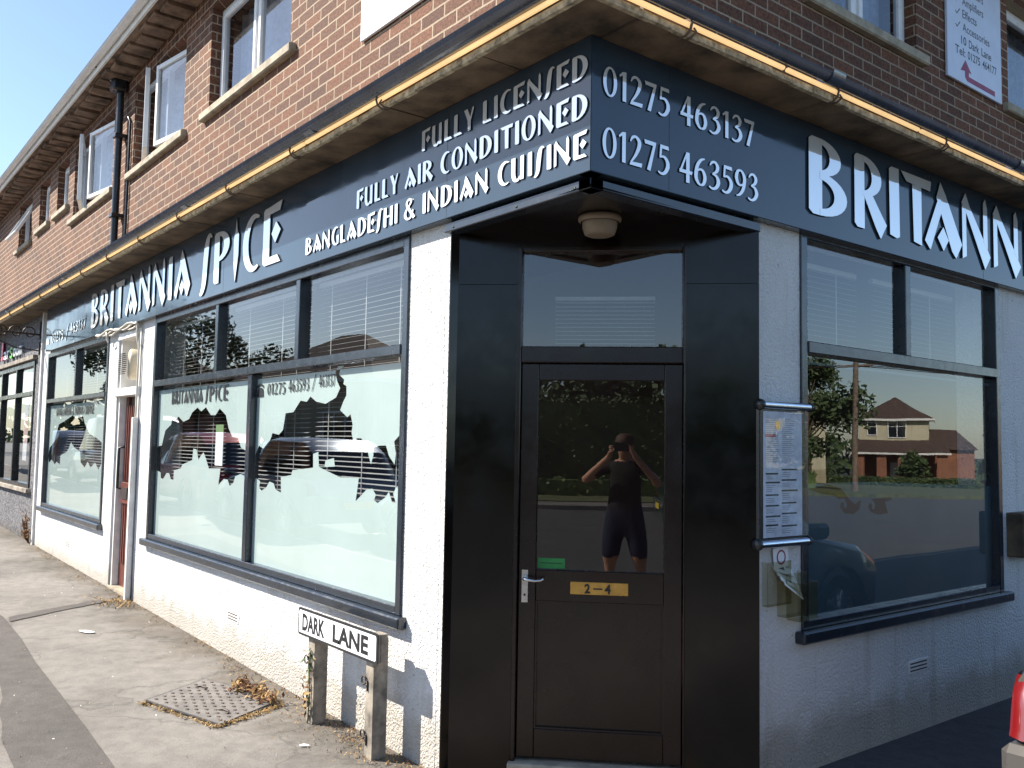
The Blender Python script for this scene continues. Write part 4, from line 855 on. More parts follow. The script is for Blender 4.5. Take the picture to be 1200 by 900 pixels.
for z, a, c in ((1.815, 1.085, 1.475), (1.150, 1.065, 1.455)):
    b = MB(FR); b.tube([(a, z, .052), (c, z, .052)], .019, M_chrome, 14); b.build('case_rail', mc)
    b = MB(FR); b.lathe([(0, -.012), (.026, -.012), (.028, 0), (.026, .012), (0, .012)], (a-.008, z, .045), (1, 0, 0), M_blackpl, 16); b.build('end_cap', mc); b = MB(FR); b.lathe([(0, -.008), (.024, -.008), (.022, .008), (0, .008)], (c+.004, z, .05), (1, 0, 0), M_blackpl, 16); b.build('end_cap', mc)
lh = thing('leaflet_holder', 'clear plastic leaflet pockets with folded leaflets below the menu case', 'leaflet holder', (0, 1.3, .76))
M_perspex = glassmat('scratched_perspex', .06, (.90, .89, .82), .2, .3)
b = MB(FR)
for (a, c, z0, z1, w) in ((1.15, 1.34, .85, 1.06, .035), (1.27, 1.44, .79, 1.0, .055), (1.35, 1.50, .765, .95, .075)):
    b.box(a, c, z0, z1, w-.003, w, M_perspex); b.box(a, c, z0, z0+.004, .002, w, M_perspex); b.box(a, a+.003, z0, z1, .002, w, M_perspex); b.box(c-.003, c, z0, z1, .002, w, M_perspex)
b.build('pocket', lh)
for k in range(4):
    b = MB(FR @ Matrix.Translation((1.22+.012*k, 1.015-.022*k, .02+.012*k)) @ Matrix.Rotation(R(-14-5*k), 4, 'Z') @ Matrix.Rotation(R(-35), 4, 'X')); b.box(0, .17, 0, .085, 0, .003, M_signw); b.box(.02, .10, .02, .05, .003, .0034, M_greyt); b.build('leaflet', lh)
b = MB(FR @ Matrix.Translation((1.23, 1.02, .012)) @ Matrix.Rotation(R(6), 4, 'Z')); b.box(0, .12, 0, .10, 0, .003, M_signw); b.lathe([(.028, 0), (.036, 0), (.036, .001), (.028, .001)], (.06, .05, .0035), (0, 0, 1), M_maroon, 18); b.build('leaflet', lh)
mb = thing('meter_box', 'grey utility box on the shaded wall just beyond the right window', 'meter box', (0, 3.95, .92))
b = MB(FR); b.box(3.80, 4.20, .92, 1.21, -.01, .11, M_conc, .01); b.build('box_body', mb)
b = MB(FR); b.box(3.83, 4.17, .94, 1.19, .11, .118, M_wood, .004); b.build('box_lid', mb)

# ------------------------------------------------------------------ manhole, litter, weeds
mh = thing('manhole_cover', 'rectangular studded iron cover set in the lane pavement', 'manhole cover', (-2.75, -.5, gh(-2.7)))
quadm = [(-2.96, -.80), (-2.30, -.60), (-2.54, -.15), (-3.22, -.36)]
def qp(s, t): return tuple((1-s)*(1-t)*quadm[0][k]+s*(1-t)*quadm[1][k]+s*t*quadm[2][k]+(1-s)*t*quadm[3][k] for k in (0, 1))
def zz(x): return gh(x)
b = MB(); q = [qp(-.03, -.03), qp(1.03, -.03), qp(1.03, 1.03), qp(-.03, 1.03)]; b.add([(x, y, zz(x)+.009) for x, y in q], [(0, 1, 2, 3)], M_blackvinyl); b.build('cover_gap', mh)
b = MB(); q = [qp(0, 0), qp(1, 0), qp(1, 1), qp(0, 1)]; b.add([(x, y, zz(x)+.014) for x, y in q]+[(x, y, zz(x)+.002) for x, y in q], [(0, 1, 2, 3), (0, 4, 5, 1), (1, 5, 6, 2), (2, 6, 7, 3), (3, 7, 4, 0)], M_manh)
for i in range(13):
    for j in range(7):
        s0, t0 = .06+i*.073, .08+j*.135+(.06 if i % 2 else 0)
        if t0 > .95: continue
        c = [qp(s0-.014, t0-.014), qp(s0+.014, t0-.014), qp(s0+.014, t0+.014), qp(s0-.014, t0+.014)]
        b.add([(x, y, zz(x)+.0145) for x, y in c]+[(x, y, zz(x)+.0185) for x, y in c], [(4, 5, 6, 7), (0, 1, 5, 4), (1, 2, 6, 5), (2, 3, 7, 6), (3, 0, 4, 7)], M_clip)
b.build('cover_plate', mh)
b = MB()
for s0, t0 in ((.18, .72), (.82, .3)):
    x, y = qp(s0, t0); b.tube([(x-.05, y-.02, zz(x)+.016), (x-.03, y, zz(x)+.022), (x+.03, y+.01, zz(x)+.022), (x+.05, y, zz(x)+.016)], .006, M_iron, 6)
b.build('lifting_eye', mh)
random.seed(21)
b = MB()
for k in range(5): leafbits(b, (-2.95+.10*k+random.uniform(-.03, .03), -.22+random.uniform(-.06, .04), gh(-2.8)+.018), 90, (.045, .030, .022), .022, [M_dead, M_dry])
tag(b.build('leaf_heap', None), 'heap of curled brown dead leaves lying on the corner of the iron cover', 'dead leaves', kind='stuff')
b = MB()
def line_bits(p, q, n, sp, size, mats):
    for _ in range(n):
        t = random.random(); x = p[0]+(q[0]-p[0])*t; y = p[1]+(q[1]-p[1])*t
        leafbits(b, (x, y, gh(x)+.004), 1, (sp, sp, .006), size*random.uniform(.5, 1.2), mats)
line_bits((-2.96, -.84), (-2.28, -.63), 350, .014, .012, [M_dry]); line_bits((-2.28, -.63), (-2.45, -.18), 700, .016, .010, [M_dry])
for _ in range(3000):
    x = -1.1-9.6*random.random()**1.35; d = abs(random.gauss(0, .05))+.006
    clump = .5+.5*math.sin(x*3.1)+.5*math.sin(x*7.3+1)
    if random.random() > .35+.5*clump: continue
    leafbits(b, (x, -d-(.1*random.random() if clump > .9 else 0), gh(x)+.004), 1, (.01, .01, .006), .009, [M_dry, M_dry, M_dead, M_leaf] if random.random() < .15 else [M_dry, M_dead])
for _ in range(420):
    x = -1.15-1.2*random.random(); leafbits(b, (x, -.05-abs(random.gauss(0, .13)), gh(x)+.004), 1, (.02, .02, .006), .009, [M_dry, M_dry, M_dead])
for _ in range(260): leafbits(b, (-6.15+random.gauss(0, .16), -.16+random.gauss(0, .07), gh(-6.1)+.008), 1, (.01, .01, .01), .016, [M_dry])
for _ in range(220): x = -1.5-7*random.random(); leafbits(b, (x, -.1-1.8*random.random(), gh(x)+.006), 1, (.01, .01, .002), .007, [M_dry, M_dead, M_litter])
tag(b.build('dry_weeds', origin=(0, 0, 0)), 'dry yellow grass and leaf bits along the foot of the pebbledash wall', 'dry grass', kind='stuff')
def litter(x, y, s, lab, th=0, cat='litter'):
    b = MB(); n = 9; b.T = Matrix.Translation((x, y, G(x, y)+.007)) @ Matrix.Rotation(th, 4, 'Z')
    pts = [(s*math.cos(6.28*k/n)*random.uniform(.8, 1.1), .38*s*math.sin(6.28*k/n)*random.uniform(.8, 1.1)) for k in range(n)]
    b.add([(p[0], p[1], random.uniform(0, .006)) for p in pts]+[(0, 0, .012)], [(k, (k+1) % n, n) for k in range(n)], M_litter); tag(b.build('paper_scrap'), lab, cat)
litter(-5.05, -.66, .085, 'oval white paper scrap on the open pavement beyond the iron cover', .5)
litter(-1.75, -.36, .03, 'tiny white paper scrap on the pavement in front of the street sign', .9)
litter(.30, 1.62, .035, 'small white scrap on dark tarmac by the shaded wall', .2)
litter(-7.9, -1.0, .12, 'flattened pale scrap on the far pavement near the next shop', .3)
fs = MB(); 
for _ in range(26):
    k = random.random(); x = -10.95-.12*random.random(); fs.tube([(x, -.03, gh(x)), (x+random.uniform(-.1, .1), -.06-.06*random.random(), gh(x)+.12+.3*random.random())], .004, M_dead, 4)
leafbits(fs, (-11.0, -.07, gh(-11)+.08), 160, (.07, .03, .16), .022, [M_dead, M_dry]); tag(fs.build('dried_weed'), 'withered brown weed where the charcoal wall meets the white wall', 'weed')

# ------------------------------------------------------------------ next-door shop
NB = thing('neighbour_shop', 'charcoal pebbledash shopfront at the far left with coloured sign letters', 'shopfront', (-15, 0, .15))
b = MB(FL); b.wall(-40, -10.84, -.4, 3.285, [(-15.2, -11.28, .88, 2.66), (-17, -15.8, -.41, 2.6)], .26, M_greydash, M_greydash); b.build('charcoal_wall', NB)
b = MB(FL)
b.box(-15.2, -11.28, .88, .94, -.07, .02, M_blackpl); b.box(-15.2, -11.28, 2.60, 2.66, -.07, .02, M_blackpl); b.box(-15.2, -11.28, 2.18, 2.24, -.07, .02, M_blackpl)
for u in (-15.2, -13.9, -12.65, -11.34): b.box(u, u+.06, .94, 2.60, -.07, .018, M_blackpl)
sw = b.build('shop_window', NB)
b = MB(FL); b.quad((-15.2, .9, -.03), (-11.3, .9, -.03), (-11.3, 2.64, -.03), (-15.2, 2.64, -.03), M_glass); b.build('glass_pane', sw)
b = MB(FL); b.box(-15.3, -11.2, .82, .88, -.05, .06, M_wood, .005); b.build('sill', sw)
b = MB(FL); b.box(-15.4, -11.2, 2.68, 2.74, 0, .06, M_wood, .005); b.build('head_trim', NB)
b = MB(FL); b.box(-12.25, -11.95, 1.25, 2.1, -.06, -.055, M_signw); b.box(-12.2, -12.0, 1.5, 1.9, -.055, -.0545, M_redt); b.build('window_poster', sw)
b = MB(); b.box(-16, -10.9, 1.6, 1.65, 0, 3.2, M_innerf); b.box(-16, -10.9, .27, 1.6, 2.8, 2.85, M_innerf); b.box(-10.86, -10.8, .27, 1.6, 0, 2.85, M_innerf); b.build('interior_lining', NB)
for t, a, c, m_, z, h in (('l', -13.95, -13.80, M_pink, 2.80, .30), ('ar', -13.72, -13.22, M_signw, 2.80, .20), ('s', -13.16, -12.96, M_green, 2.79, .26), ('oon', -12.90, -12.22, M_signw, 2.80, .20)):
    for w in (.010, .03): b = MB(FL); fonttext(b, t, a, c, z+.02, h, w, m_)
    b.add([(p[0], p[1], p[2]+.0) for p in []], [], m_); q = b
    b2 = MB(FL)
    for k in range(7): fonttext(b2, t, a, c, z+.02, h, .01+k*.005, m_)
    b2.build('sign_letter', NB)
b = MB(FL); b.box(-10.98, -10.90, 2.9, 2.93, 0, .03, M_iron)
b.tube([(-11.0, 2.72, .02), (-11.0, 3.18, .02)], .012, M_iron, 6); b.tube([(-11.0, 3.0, .02), (-11.0, 3.02, .75)], .012, M_iron, 6)
b.tube([(-11.0, 2.78, .03), (-11.0, 2.80, .3), (-11.0, 2.90, .55), (-11.0, 3.0, .7)], .009, M_iron, 6)
for k in range(4):
    c0 = .15+k*.17; b.tube([(-11.0, 3.02+.085*math.sin(R(t))*(1-t/900), c0+.085*math.cos(R(t))*(1-t/700)) for t in range(0, 420, 30)], .008, M_iron, 5)
b.tube([(-11.0, 3.02+.13*math.sin(R(t)), .62+.13*math.cos(R(t))) for t in range(-60, 200, 20)], .009, M_iron, 5)
tag(b.build('iron_bracket'), 'scrolled wrought iron sign bracket projecting from the charcoal shopfront', 'bracket')

# ------------------------------------------------------------------ cars
def make_car(name, label, loc, rz, paint, L=4.2, W=1.72, H=1.46, van=False, group='cars parked around the corner'):
    root = thing(name, label, 'car', loc, group); T = Matrix.Translation(loc) @ Matrix.Rotation(rz, 4, 'Z')
    hw = W/2
    # stations: x, belt z, roof z, half width scale, half width roof
    if van: S = [(-L/2, .80, .80, .90, .78), (-L/2+.04, .98, H-.12, .97, .84), (-L/2+.3, 1.0, H, 1, .86), (-.3, 1.0, H, 1, .86), (.55, 1.0, H-.04, 1, .84), (1.15, 1.0, 1.04, 1, .84), (L/2-.25, .86, .87, .96, .8), (L/2, .62, .62, .84, .7)]
    else: S = [(-L/2, .78, .80, .88, .74), (-L/2+.06, .93, .96, .95, .80), (-L/2+.28, .95, H-.22, .985, .76), (-L/2+.62, .95, H-.03, 1, .74), (-.2, .94, H, 1, .73), (.45, .93, H-.06, 1, .73), (1.02, .92, .96, 1, .78), (L/2-.45, .82, .84, .97, .76), (L/2-.1, .68, .70, .90, .7), (L/2, .55, .56, .82, .66)]
    rings = []
    for (x, zb, zr, a, c) in S:
        g = .24 if -L/2+.1 < x < L/2-.1 else .32
        h = [(0, g), (hw*a*.86, g), (hw*a*.97, g+.12), (hw*a, .56), (hw*a*.985, zb-.06), (hw*a*.94, zb), (hw*c, zr-.05 if zr > zb+.1 else zr-.01), (hw*c*.8, zr), (0, zr+.015)]
        rings.append([(x, y, z) for y, z in h] + [(x, -y, z) for y, z in h[-2:0:-1]])
    k = len(rings[0]); b = MB(T); g = MB(T); P = [p for r_ in rings for p in r_]; bf = []; gf = []
    for i in range(len(S)-1):
        for j in range(k):
            f = (i*k+j, i*k+(j+1) % k, (i+1)*k+(j+1) % k, (i+1)*k+j)
            side = j in (5, k-6); top = j in (6, 7, k-7, k-8)
            cab = S[i][2] > S[i][1]+.15 and S[i+1][2] > S[i+1][1]+.15
            slope = (S[i][2] > S[i][1]+.15) != (S[i+1][2] > S[i+1][1]+.15)
            if (side and cab) or (slope and (top or side)): gf.append(f)
            else: bf.append(f)
    bf += [tuple(range(k))[::-1], tuple(range((len(S)-1)*k, len(S)*k))]
    b.add(P, bf, paint, True); body = b.build('body', root); g.add(P, gf, M_carglass, True)
    for f_ in (b, g): pass
    g.build('windows', root)
    pl = MB(T)
    for x in (-L/2+.95, .12): 
        for s in (1, -1): pl.add([(x, s*hw*.955, .93), (x+.07, s*hw*.955, .93), (x+.07, s*hw*.755, H-.06), (x, s*hw*.755, H-.06)], [(0, 1, 2, 3)], M_blackpl)
    pl.build('window_pillar', root)
    for s in (1, -1):
        for x in (-L/2+.78, L/2-.80):
            w = MB(T); w.lathe([(.20, -.09), (.285, -.10), (.31, -.06), (.31, .06), (.285, .10), (.20, .09)], (x, s*(hw-.10), .31), (0, s, 0), M_tyre, 24); wh = w.build('wheel', root)
            r_ = MB(T); r_.lathe([(.20, .085), (.18, .07), (.05, .075), (0, .085)], (x, s*(hw-.10), .31), (0, s, 0), M_steel, 20)
            for q in range(5):
                a = 2*math.pi*q/5; r_.tube([(x+.04*math.cos(a), s*(hw-.02), .31+.04*math.sin(a)), (x+.18*math.cos(a), s*(hw-.02), .31+.18*math.sin(a))], .018, M_steel, 6)
            r_.build('rim', wh)
            ac = MB(T); ac.lathe([(.355, -.04), (.355, .03)], (x, s*(hw*.985), .33), (0, s, 0), M_blackpl, 20); ac.build('wheel_arch', root)
        lt = MB(T); x0 = -L/2
        # tall wrap-round tail lamp
        pts = []
        prof = [(.70, .10, .0), (.725, .15, .008), (.78, .165, .018), (.84, .13, .035), (.885, .06, .07)]
        V = []; F = []
        for (z, wd, back) in prof:
            yo = hw*.953
            V += [(x0-.004+back, s*(yo-wd-.05), z), (x0-.016+back, s*(yo-.05), z), (x0+.012+back, s*(yo-.004), z), (x0+.075+back*1.2, s*(yo+.010), z)]
        for i in range(len(prof)-1):
            for j in range(3): F.append((i*4+j, i*4+j+1, (i+1)*4+j+1, (i+1)*4+j))
        lt.add(V, F, M_redlamp, True); lt.build('tail_light', root)
        hl = MB(T); hl.box(L/2-.24, L/2-.02, s*(hw*.62)-.17, s*(hw*.62)+.17, .56, .70, M_headlamp, .03); hl.build('headlight', root)
        m_ = MB(T); m_.box(.75, .93, s*(hw+.10)-.09, s*(hw+.10)+.09, .93, 1.05, paint, .03); m_.build('wing_mirror', root)
    bp = MB(T); bp.box(-L/2-.035, -L/2+.20, -hw*.965, hw*.965, .28, .685, paint, .025); bp.box(-L/2-.046, -L/2-.036, -.26, .26, .48, .59, M_plate); bp.build('rear_bumper', root)
    bp = MB(T); bp.box(L/2-.16, L/2+.04, -hw*.82, hw*.82, .26, .54, paint, .05); bp.build('front_bumper', root)
    return root
M_carglass = simple('car_glass', (.012, .016, .02), .04, spec=1, coat=1); M_tyre = simple('tyre_rubber', (.02, .02, .02), .85)
M_redlamp = carpaint('red_tail_lamp', (.13, .003, .004), .0); M_headlamp = simple('headlamp_glass', (.6, .62, .65), .08, .5); M_plate = simple('yellow_plate', (.7, .5, .05), .5)
p_red = carpaint('red_paint', (.38, .02, .03)); p_blue = carpaint('silver_blue_paint', (.16, .22, .30), .6); p_white = carpaint('white_paint_car', (.72, .72, .70), .0); p_silver = carpaint('grey_silver_paint', (.10, .093, .086), .4); p_dark = carpaint('dark_blue_paint', (.02, .03, .07)); p_green = carpaint('dark_green_paint', (.03, .06, .05))
make_car('parked_car', 'grey estate car with tall red tail lamps parked beside the shaded wall', (2.185, 2.72, 0), R(90), p_silver, L=4.3, W=1.74, H=1.48)
def rd(x, y): return (x, y, G(x, y)-.12)
make_car('parked_car', 'red hatchback parked at the lane kerb opposite the left windows', rd(-16.9, -4.35), R(180), p_red, H=1.62)
make_car('parked_car', 'silver blue saloon parked behind the white car on the lane', rd(-12.2, -4.4), R(180), p_blue, H=1.60)
make_car('parked_car', 'white car parked nearest the corner on the lane', rd(-7.6, -5.3), R(180), p_white, H=1.42)
make_car('parked_van', 'pale blue and white van parked furthest down the lane', rd(-24.0, -4.5), R(180), p_white, L=4.9, W=1.85, H=1.95, van=True)
make_car('parked_car', 'dark blue car parked far down the lane beside the hedge', rd(-30.5, -4.5), R(180), p_dark)
make_car('parked_car', 'dark green car parked at the far kerb before the grass verge', rd(*dg(3.0, 13.5)[:2]), R(40), p_green)

# ------------------------------------------------------------------ opposite houses (seen in the windows' reflections)
def house(name, label, loc, rz, wx, wy, z0, eave, ridge, low, up, split, wins, porch=None, roofm=None):
    root = thing(name, label, 'house', loc); T = Matrix.Translation(loc) @ Matrix.Rotation(rz, 4, 'Z')
    FH = T @ Matrix(((1, 0, 0, 0), (0, 0, -1, 0), (0, 1, 0, 0), (0, 0, 0, 1)))   # u = x, v = z, w = -y (front)
    b = MB(T); b.box(-wx/2, wx/2, 0, wy, z0, split, low); b.box(-wx/2, wx/2, .001, wy, split, eave, up); b.build('wall', root)
    o = .35; A = [(-wx/2-o, -o, eave-.05), (wx/2+o, -o, eave-.05), (wx/2+o, wy+o, eave-.05), (-wx/2-o, wy+o, eave-.05)]; h = min(wx, wy)/2
    Rg = [(-wx/2+h, wy/2, ridge), (wx/2-h, wy/2, ridge)] if wx >= wy else [(0, h, ridge), (0, wy-h, ridge)]
    if abs(wx-wy) < .2: Rg = [(-.3, wy/2, ridge), (.3, wy/2, ridge)]
    b = MB(T)
    fs = [(0, 1, 5, 4), (1, 2, 5), (2, 3, 4, 5), (3, 0, 4)] if wx >= wy-.2 else [(0, 1, 4), (1, 2, 5, 4), (2, 3, 5), (3, 0, 4, 5)]
    b.add(A+Rg, fs+[(3, 2, 1, 0)], roofm or M_tile); rf = b.build('roof', root)
    b = MB(T); b.box(-wx/2-o, wx/2+o, -o-.04, -o, eave-.20, eave-.03, M_whitep); b.box(-wx/2-o-.03, -wx/2-o, -o, wy+o, eave-.20, eave-.03, M_whitep); b.box(wx/2+o, wx/2+o+.03, -o, wy+o, eave-.20, eave-.03, M_whitep); b.build('eaves_board', root)
    b = MB(T); b.box(-.35, .35, wy/2-.3, wy/2+.3, ridge-.5, ridge+.9, M_brick2); b.lathe([(.11, 0), (.09, .35)], (-.15, wy/2, ridge+.9), (0, 0, 1), M_tile, 10); b.lathe([(.11, 0), (.09, .35)], (.15, wy/2, ridge+.9), (0, 0, 1), M_tile, 10)
    if name == 'brick_house': b.build('chimney', rf)
    for (a, c, v0, v1, n) in wins:
        w = MB(FH); w.box(a, c, v0, v1, .0, .02, M_carglass)
        w.box(a-.06, a, v0-.06, v1+.06, 0, .07, M_white); w.box(c, c+.06, v0-.06, v1+.06, 0, .07, M_white); w.box(a, c, v1, v1+.06, 0, .07, M_white); w.box(a, c, v0-.06, v0, 0, .07, M_white)
        for k in range(1, n): u = a+(c-a)*k/n; w.box(u-.03, u+.03, v0, v1, .02, .06, M_white)
        w.box(a, c, v1-(v1-v0)*.3-.03, v1-(v1-v0)*.3, .02, .055, M_white); w.build('window', root)
    return root, T, FH
sc = .073
HR, TH, FH = house('corner_house', 'cream rendered house with brick ground floor and wide tiled porch', (33.6, 63.9, 0), R(-26.7), 4.9, 6.6, -1.6, 4.2, 6.0, M_brick2, M_cream, 2.3, [(-.9, .4, 2.75, 3.95, 2), (1.3, 1.9, 2.9, 3.8, 1), (-2.2, -1.0, -.6, .9, 2)])
b = MB(TH); b.box(-5.6, -2.46, .8, 6.0, -1.6, 1.9, M_brick2); b.build('side_extension', HR); b = MB(TH); b.add([(-5.9, .5, 1.8), (-2.3, .5, 1.8), (-2.3, 3.4, 3.4), (-4.4, 3.4, 3.4), (-5.9, 6.2, 1.8), (-2.3, 6.2, 1.8)], [(0, 1, 2, 3), (0, 3, 4), (3, 2, 5, 4)], M_tile); b.build('extension_roof', HR)
b = MB(TH); b.add([(-3.9, -1.9, 1.55), (2.9, -1.9, 1.55), (2.7, 0, 2.5), (-3.2, 0, 2.5)], [(0, 1, 2, 3)], M_tile); b.box(-3.9, 2.9, -1.95, -1.9, 1.40, 1.54, M_whitep); b.build('porch_roof', HR)
for x in (2.4, .9, -.7, -3.3): b = MB(TH); b.box(x-.35, x+.35, -1.7, -.05 if abs(x) > 3 else -1.2, -1.6, 1.55, M_brick2); b.build('brick_pier', HR)
b = MB(FH); b.box(-.5, .35, -1.2, .8, 0, .06, M_white); b.build('front_door', HR)
house('brick_house', 'red brick house set behind the cream one', (24.6, 70.5, 0), R(-26.7), 8, 7, -1.8, 3.2, 5.8, M_brick2, M_brick2, 2, [(-1, .4, 1.6, 2.6, 2), (1.6, 2.6, 1.6, 2.6, 2)])
house('bungalow', 'low bungalow with brown hipped roof across the lane', (-36.3, -15.6, .5), R(160), 8.6, 7, -.7, 4.0, 6.5, M_brick2, M_cream, .9, [(-3.5, -1.5, 1.2, 2.4, 3), (1.0, 3.0, 1.2, 2.4, 3)])
house('brick_house', 'two storey brick house further along beyond the bungalow', (-72, -17, .6), R(180), 10, 8, -.6, 5.2, 8.0, M_brick2, M_brick2, 1, [(-3, -1, 3.4, 4.6, 3), (1, 3, 3.4, 4.6, 3), (-3, -1, .8, 2.2, 3)])
house('cream_house', 'cream house standing across the junction beyond the trees', (37, 52, 0), R(-50), 9, 7, -1.4, 4.4, 7.2, M_cream, M_cream, 2, [(-3, -1.4, 2.8, 4.0, 2), (1.4, 3, 2.8, 4.0, 2), (1.4, 3, -.2, 1.2, 2)])
up_ = thing('utility_pole', 'tall creosoted pole with wires across the road', 'utility pole', (20.3, 36.2, -.4))
b = MB(); b.tube([(20.3, 36.2, -.8), (20.3, 36.2, 5.9)], [.14, .10], M_tele, 12); b.build('pole_shaft', up_)
b = MB(); b.tube([(19.6, 36.5, 5.6), (21.0, 35.9, 5.6)], .06, M_tele, 6); b.build('cross_arm', up_)
b = MB()
for k in range(3):
    a = Vector((19.7+.6*k, 36.45-.27*k, 5.66)); c = Vector((60+.7*k, 20, 7.4)); b.tube([tuple(a.lerp(c, t/8)-Vector((0, 0, 1.2*math.sin(math.pi*t/8)))) for t in range(9)], .02, M_iron, 4)
    c = Vector((8-.7*k, 70, 7.0)); b.tube([tuple(a.lerp(c, t/8)-Vector((0, 0, .8*math.sin(math.pi*t/8)))) for t in range(9)], .02, M_iron, 4)
b.build('wire', up_)
def hedge(name, label, p, q, h, th, m, n=2200):
    b = MB(); p = Vector(p); q = Vector(q); d = (q-p); nn = Vector((-d.y, d.x, 0)).normalized()
    for _ in range(n):
        t = random.random(); s = random.choice((-1, 1)); onTop = random.random() < .35
        z = h+random.gauss(0, .05) if onTop else random.random()*h
        c = p+d*t+nn*(th/2*(s if not onTop else random.uniform(-1, 1))+random.gauss(0, .04))+Vector((0, 0, z)); r_ = .09
        a = Vector((random.gauss(0, 1), random.gauss(0, 1), random.gauss(0, 1))).normalized()*r_; e_ = a.orthogonal().normalized()*r_*.7
        b.add([c-a, c-e_, c+a, c+e_], [(0, 1, 2, 3)], m)
    co = MB(); 
    P = [p-nn*th*.42, q-nn*th*.42, q+nn*th*.42, p+nn*th*.42]; b.add([tuple(v) for v in P]+[tuple(v+Vector((0, 0, h*.95))) for v in P], [(4, 5, 6, 7), (0, 1, 5, 4), (1, 2, 6, 5), (2, 3, 7, 6), (3, 0, 4, 7)], m)
    return tag(b.build(name), label, 'hedge')
hedge('clipped_hedge', 'long clipped green hedge in front of the bungalow', (-60, -13.4, .9), (-12, -13.4, .2), 1.2, .6, M_hedge, 3500)
hedge('garden_hedge', 'ragged low hedge in front of the cream house with the tiled porch', (25.5, 60.5, -1.0), (35, 56.5, -1.0), .75, .8, M_fol, 2600)
hedge('clipped_hedge', 'bright green hedge by the pole in front of the cream houses', (23, 36.5, -.4), (31.5, 43.5, -.5), .9, .6, M_hedge)
a_, c_ = dg(-14, 24), dg(20, 24); hedge('white_flowering_border', 'pale flowering border behind the grass verge', (*a_, 0), (*c_, 0), .55, .8, M_hedge, 1500)
def tree(name, label, x, y, h, r, seed, n=2600, m=None, tr=.35):
    random.seed(seed); z = G(x, y)-.1; root = thing(name, label, 'tree', (x, y, z), 'trees across the road'); b = MB()
    b.tube([(x, y, z), (x+.1, y, z+h*.25), (x-.05, y+.1, z+h*.55), (x, y, z+h*.8)], [tr*.5, tr*.36, tr*.24, .04], M_bark, 9)
    cl = []
    for k in range(11):
        a = random.uniform(0, 6.28); t = random.uniform(.3, .92); rr = r*math.sin(math.pi*min(1, (t-.1)))*random.uniform(.45, .95)
        c = Vector((x+math.cos(a)*rr, y+math.sin(a)*rr, z+h*t)); cl.append((c, r*random.uniform(.28, .48)))
        b.tube([(x, y, z+h*t*.6), tuple((c+Vector((x, y, z+h*t*.7)))/2), tuple(c)], [tr*.14, tr*.09, .015], M_bark, 5)
    b.build('trunk', root); b = MB(); ls = .16*max(1, r/3)
    for _ in range(n):
        c, rr = random.choice(cl); v = Vector((random.gauss(0, 1), random.gauss(0, 1), random.gauss(0, .8))).normalized()*rr*random.random()**.4
        p = c+v; a = Vector((random.gauss(0, 1), random.gauss(0, 1), random.gauss(0, 1))).normalized()*ls*random.uniform(.6, 1.3); e_ = a.orthogonal().normalized()*ls*.6
        b.add([p-a, p-e_, p+a, p+e_], [(0, 1, 2, 3)], m or M_fol)
    b.build('crown', root)
tree('broadleaf_tree', 'spreading tree beside the utility pole, nearest the shaded wall', 23.4, 36.8, 7.0, 3.0, 1, 5200)
tree('broadleaf_tree', 'dense tree left of the cream house with low branches', 29.6, 46.5, 7.8, 2.3, 2, 3600)
tree('broadleaf_tree', 'round tree behind the brick house', 22, 84, 11.5, 5, 3)
tree('broadleaf_tree', 'tall tree at the back right of the brick house', 12, 88, 12, 5, 4)
tree('broadleaf_tree', 'big tree at the far end of the bungalow garden', -46.5, -14.2, 8.2, 3.0, 5, 3200)
tree('broadleaf_tree', 'broad tree further down the lane behind the hedge', -57, -13.8, 8.8, 3.6, 6, 3200)
tree('broadleaf_tree', 'smaller round tree behind the bungalow', -48.5, -18.8, 6.6, 2.9, 7)
tree('broadleaf_tree', 'low bushy tree beside the bungalow', -43.0, -18.6, 5.6, 2.4, 8)
tree('garden_shrub', 'round dark shrub by the porch of the cream house', 30.2, 60.5, 2.6, 1.3, 41, 1200, tr=.12)
tree('garden_shrub', 'taller shrub at the left corner of the cream house', 36.0, 58.0, 3.8, 1.5, 42, 1400, tr=.12)
for k, (a, c, h, lab) in enumerate(((-10, 34, 5.0, 'left end tree of the low wood behind the verge'), (-3, 37, 5.6, 'second tree of the low wood behind the verge'), (4, 34, 5.0, 'tree in the middle of the low wood behind the verge'), (10, 38, 5.8, 'fourth tree of the low wood behind the verge'), (17, 35, 5.0, 'right end tree of the low wood behind the verge'), (0, 46, 6.6, 'tallest tree at the back of the low wood'))):
    x, y = dg(a, c)[:2]; tree('broadleaf_tree', lab, x, y, h, 4.2, 20+k, 2400)
b = MB(); random.seed(77)      # far tree belt on the horizon
for k in range(30000):
    t = random.random(); a = R(360*t); d = 118+random.uniform(-7, 7); x, y = d*math.cos(a), d*math.sin(a)+10
    hh = 6.5+2.2*math.sin(t*23)+1.6*math.sin(t*57+1)+.8*math.sin(t*131); z = -2+hh*random.random()**.6; s_ = random.uniform(.35, .9)
    e1 = Vector((random.gauss(0, 1), random.gauss(0, 1), random.gauss(0, 1))).normalized()*s_; e2 = e1.orthogonal().normalized()*s_*.8; p = Vector((x, y, z))
    b.add([p-e1, p-e2, p+e1, p+e2], [(0, 1, 2, 3)], M_fol)
tag(b.build('far_woodland'), 'far-off belt of trees closing the view beyond the houses', 'woodland', kind='stuff')
a_, c_ = dg(-17, 33), dg(22, 33); hedge('overgrown_hedge', 'tall dark overgrown hedge closing the far side of the grass verge', (*a_, 0), (*c_, 0), 3.6, 2.0, M_fol, 5000)

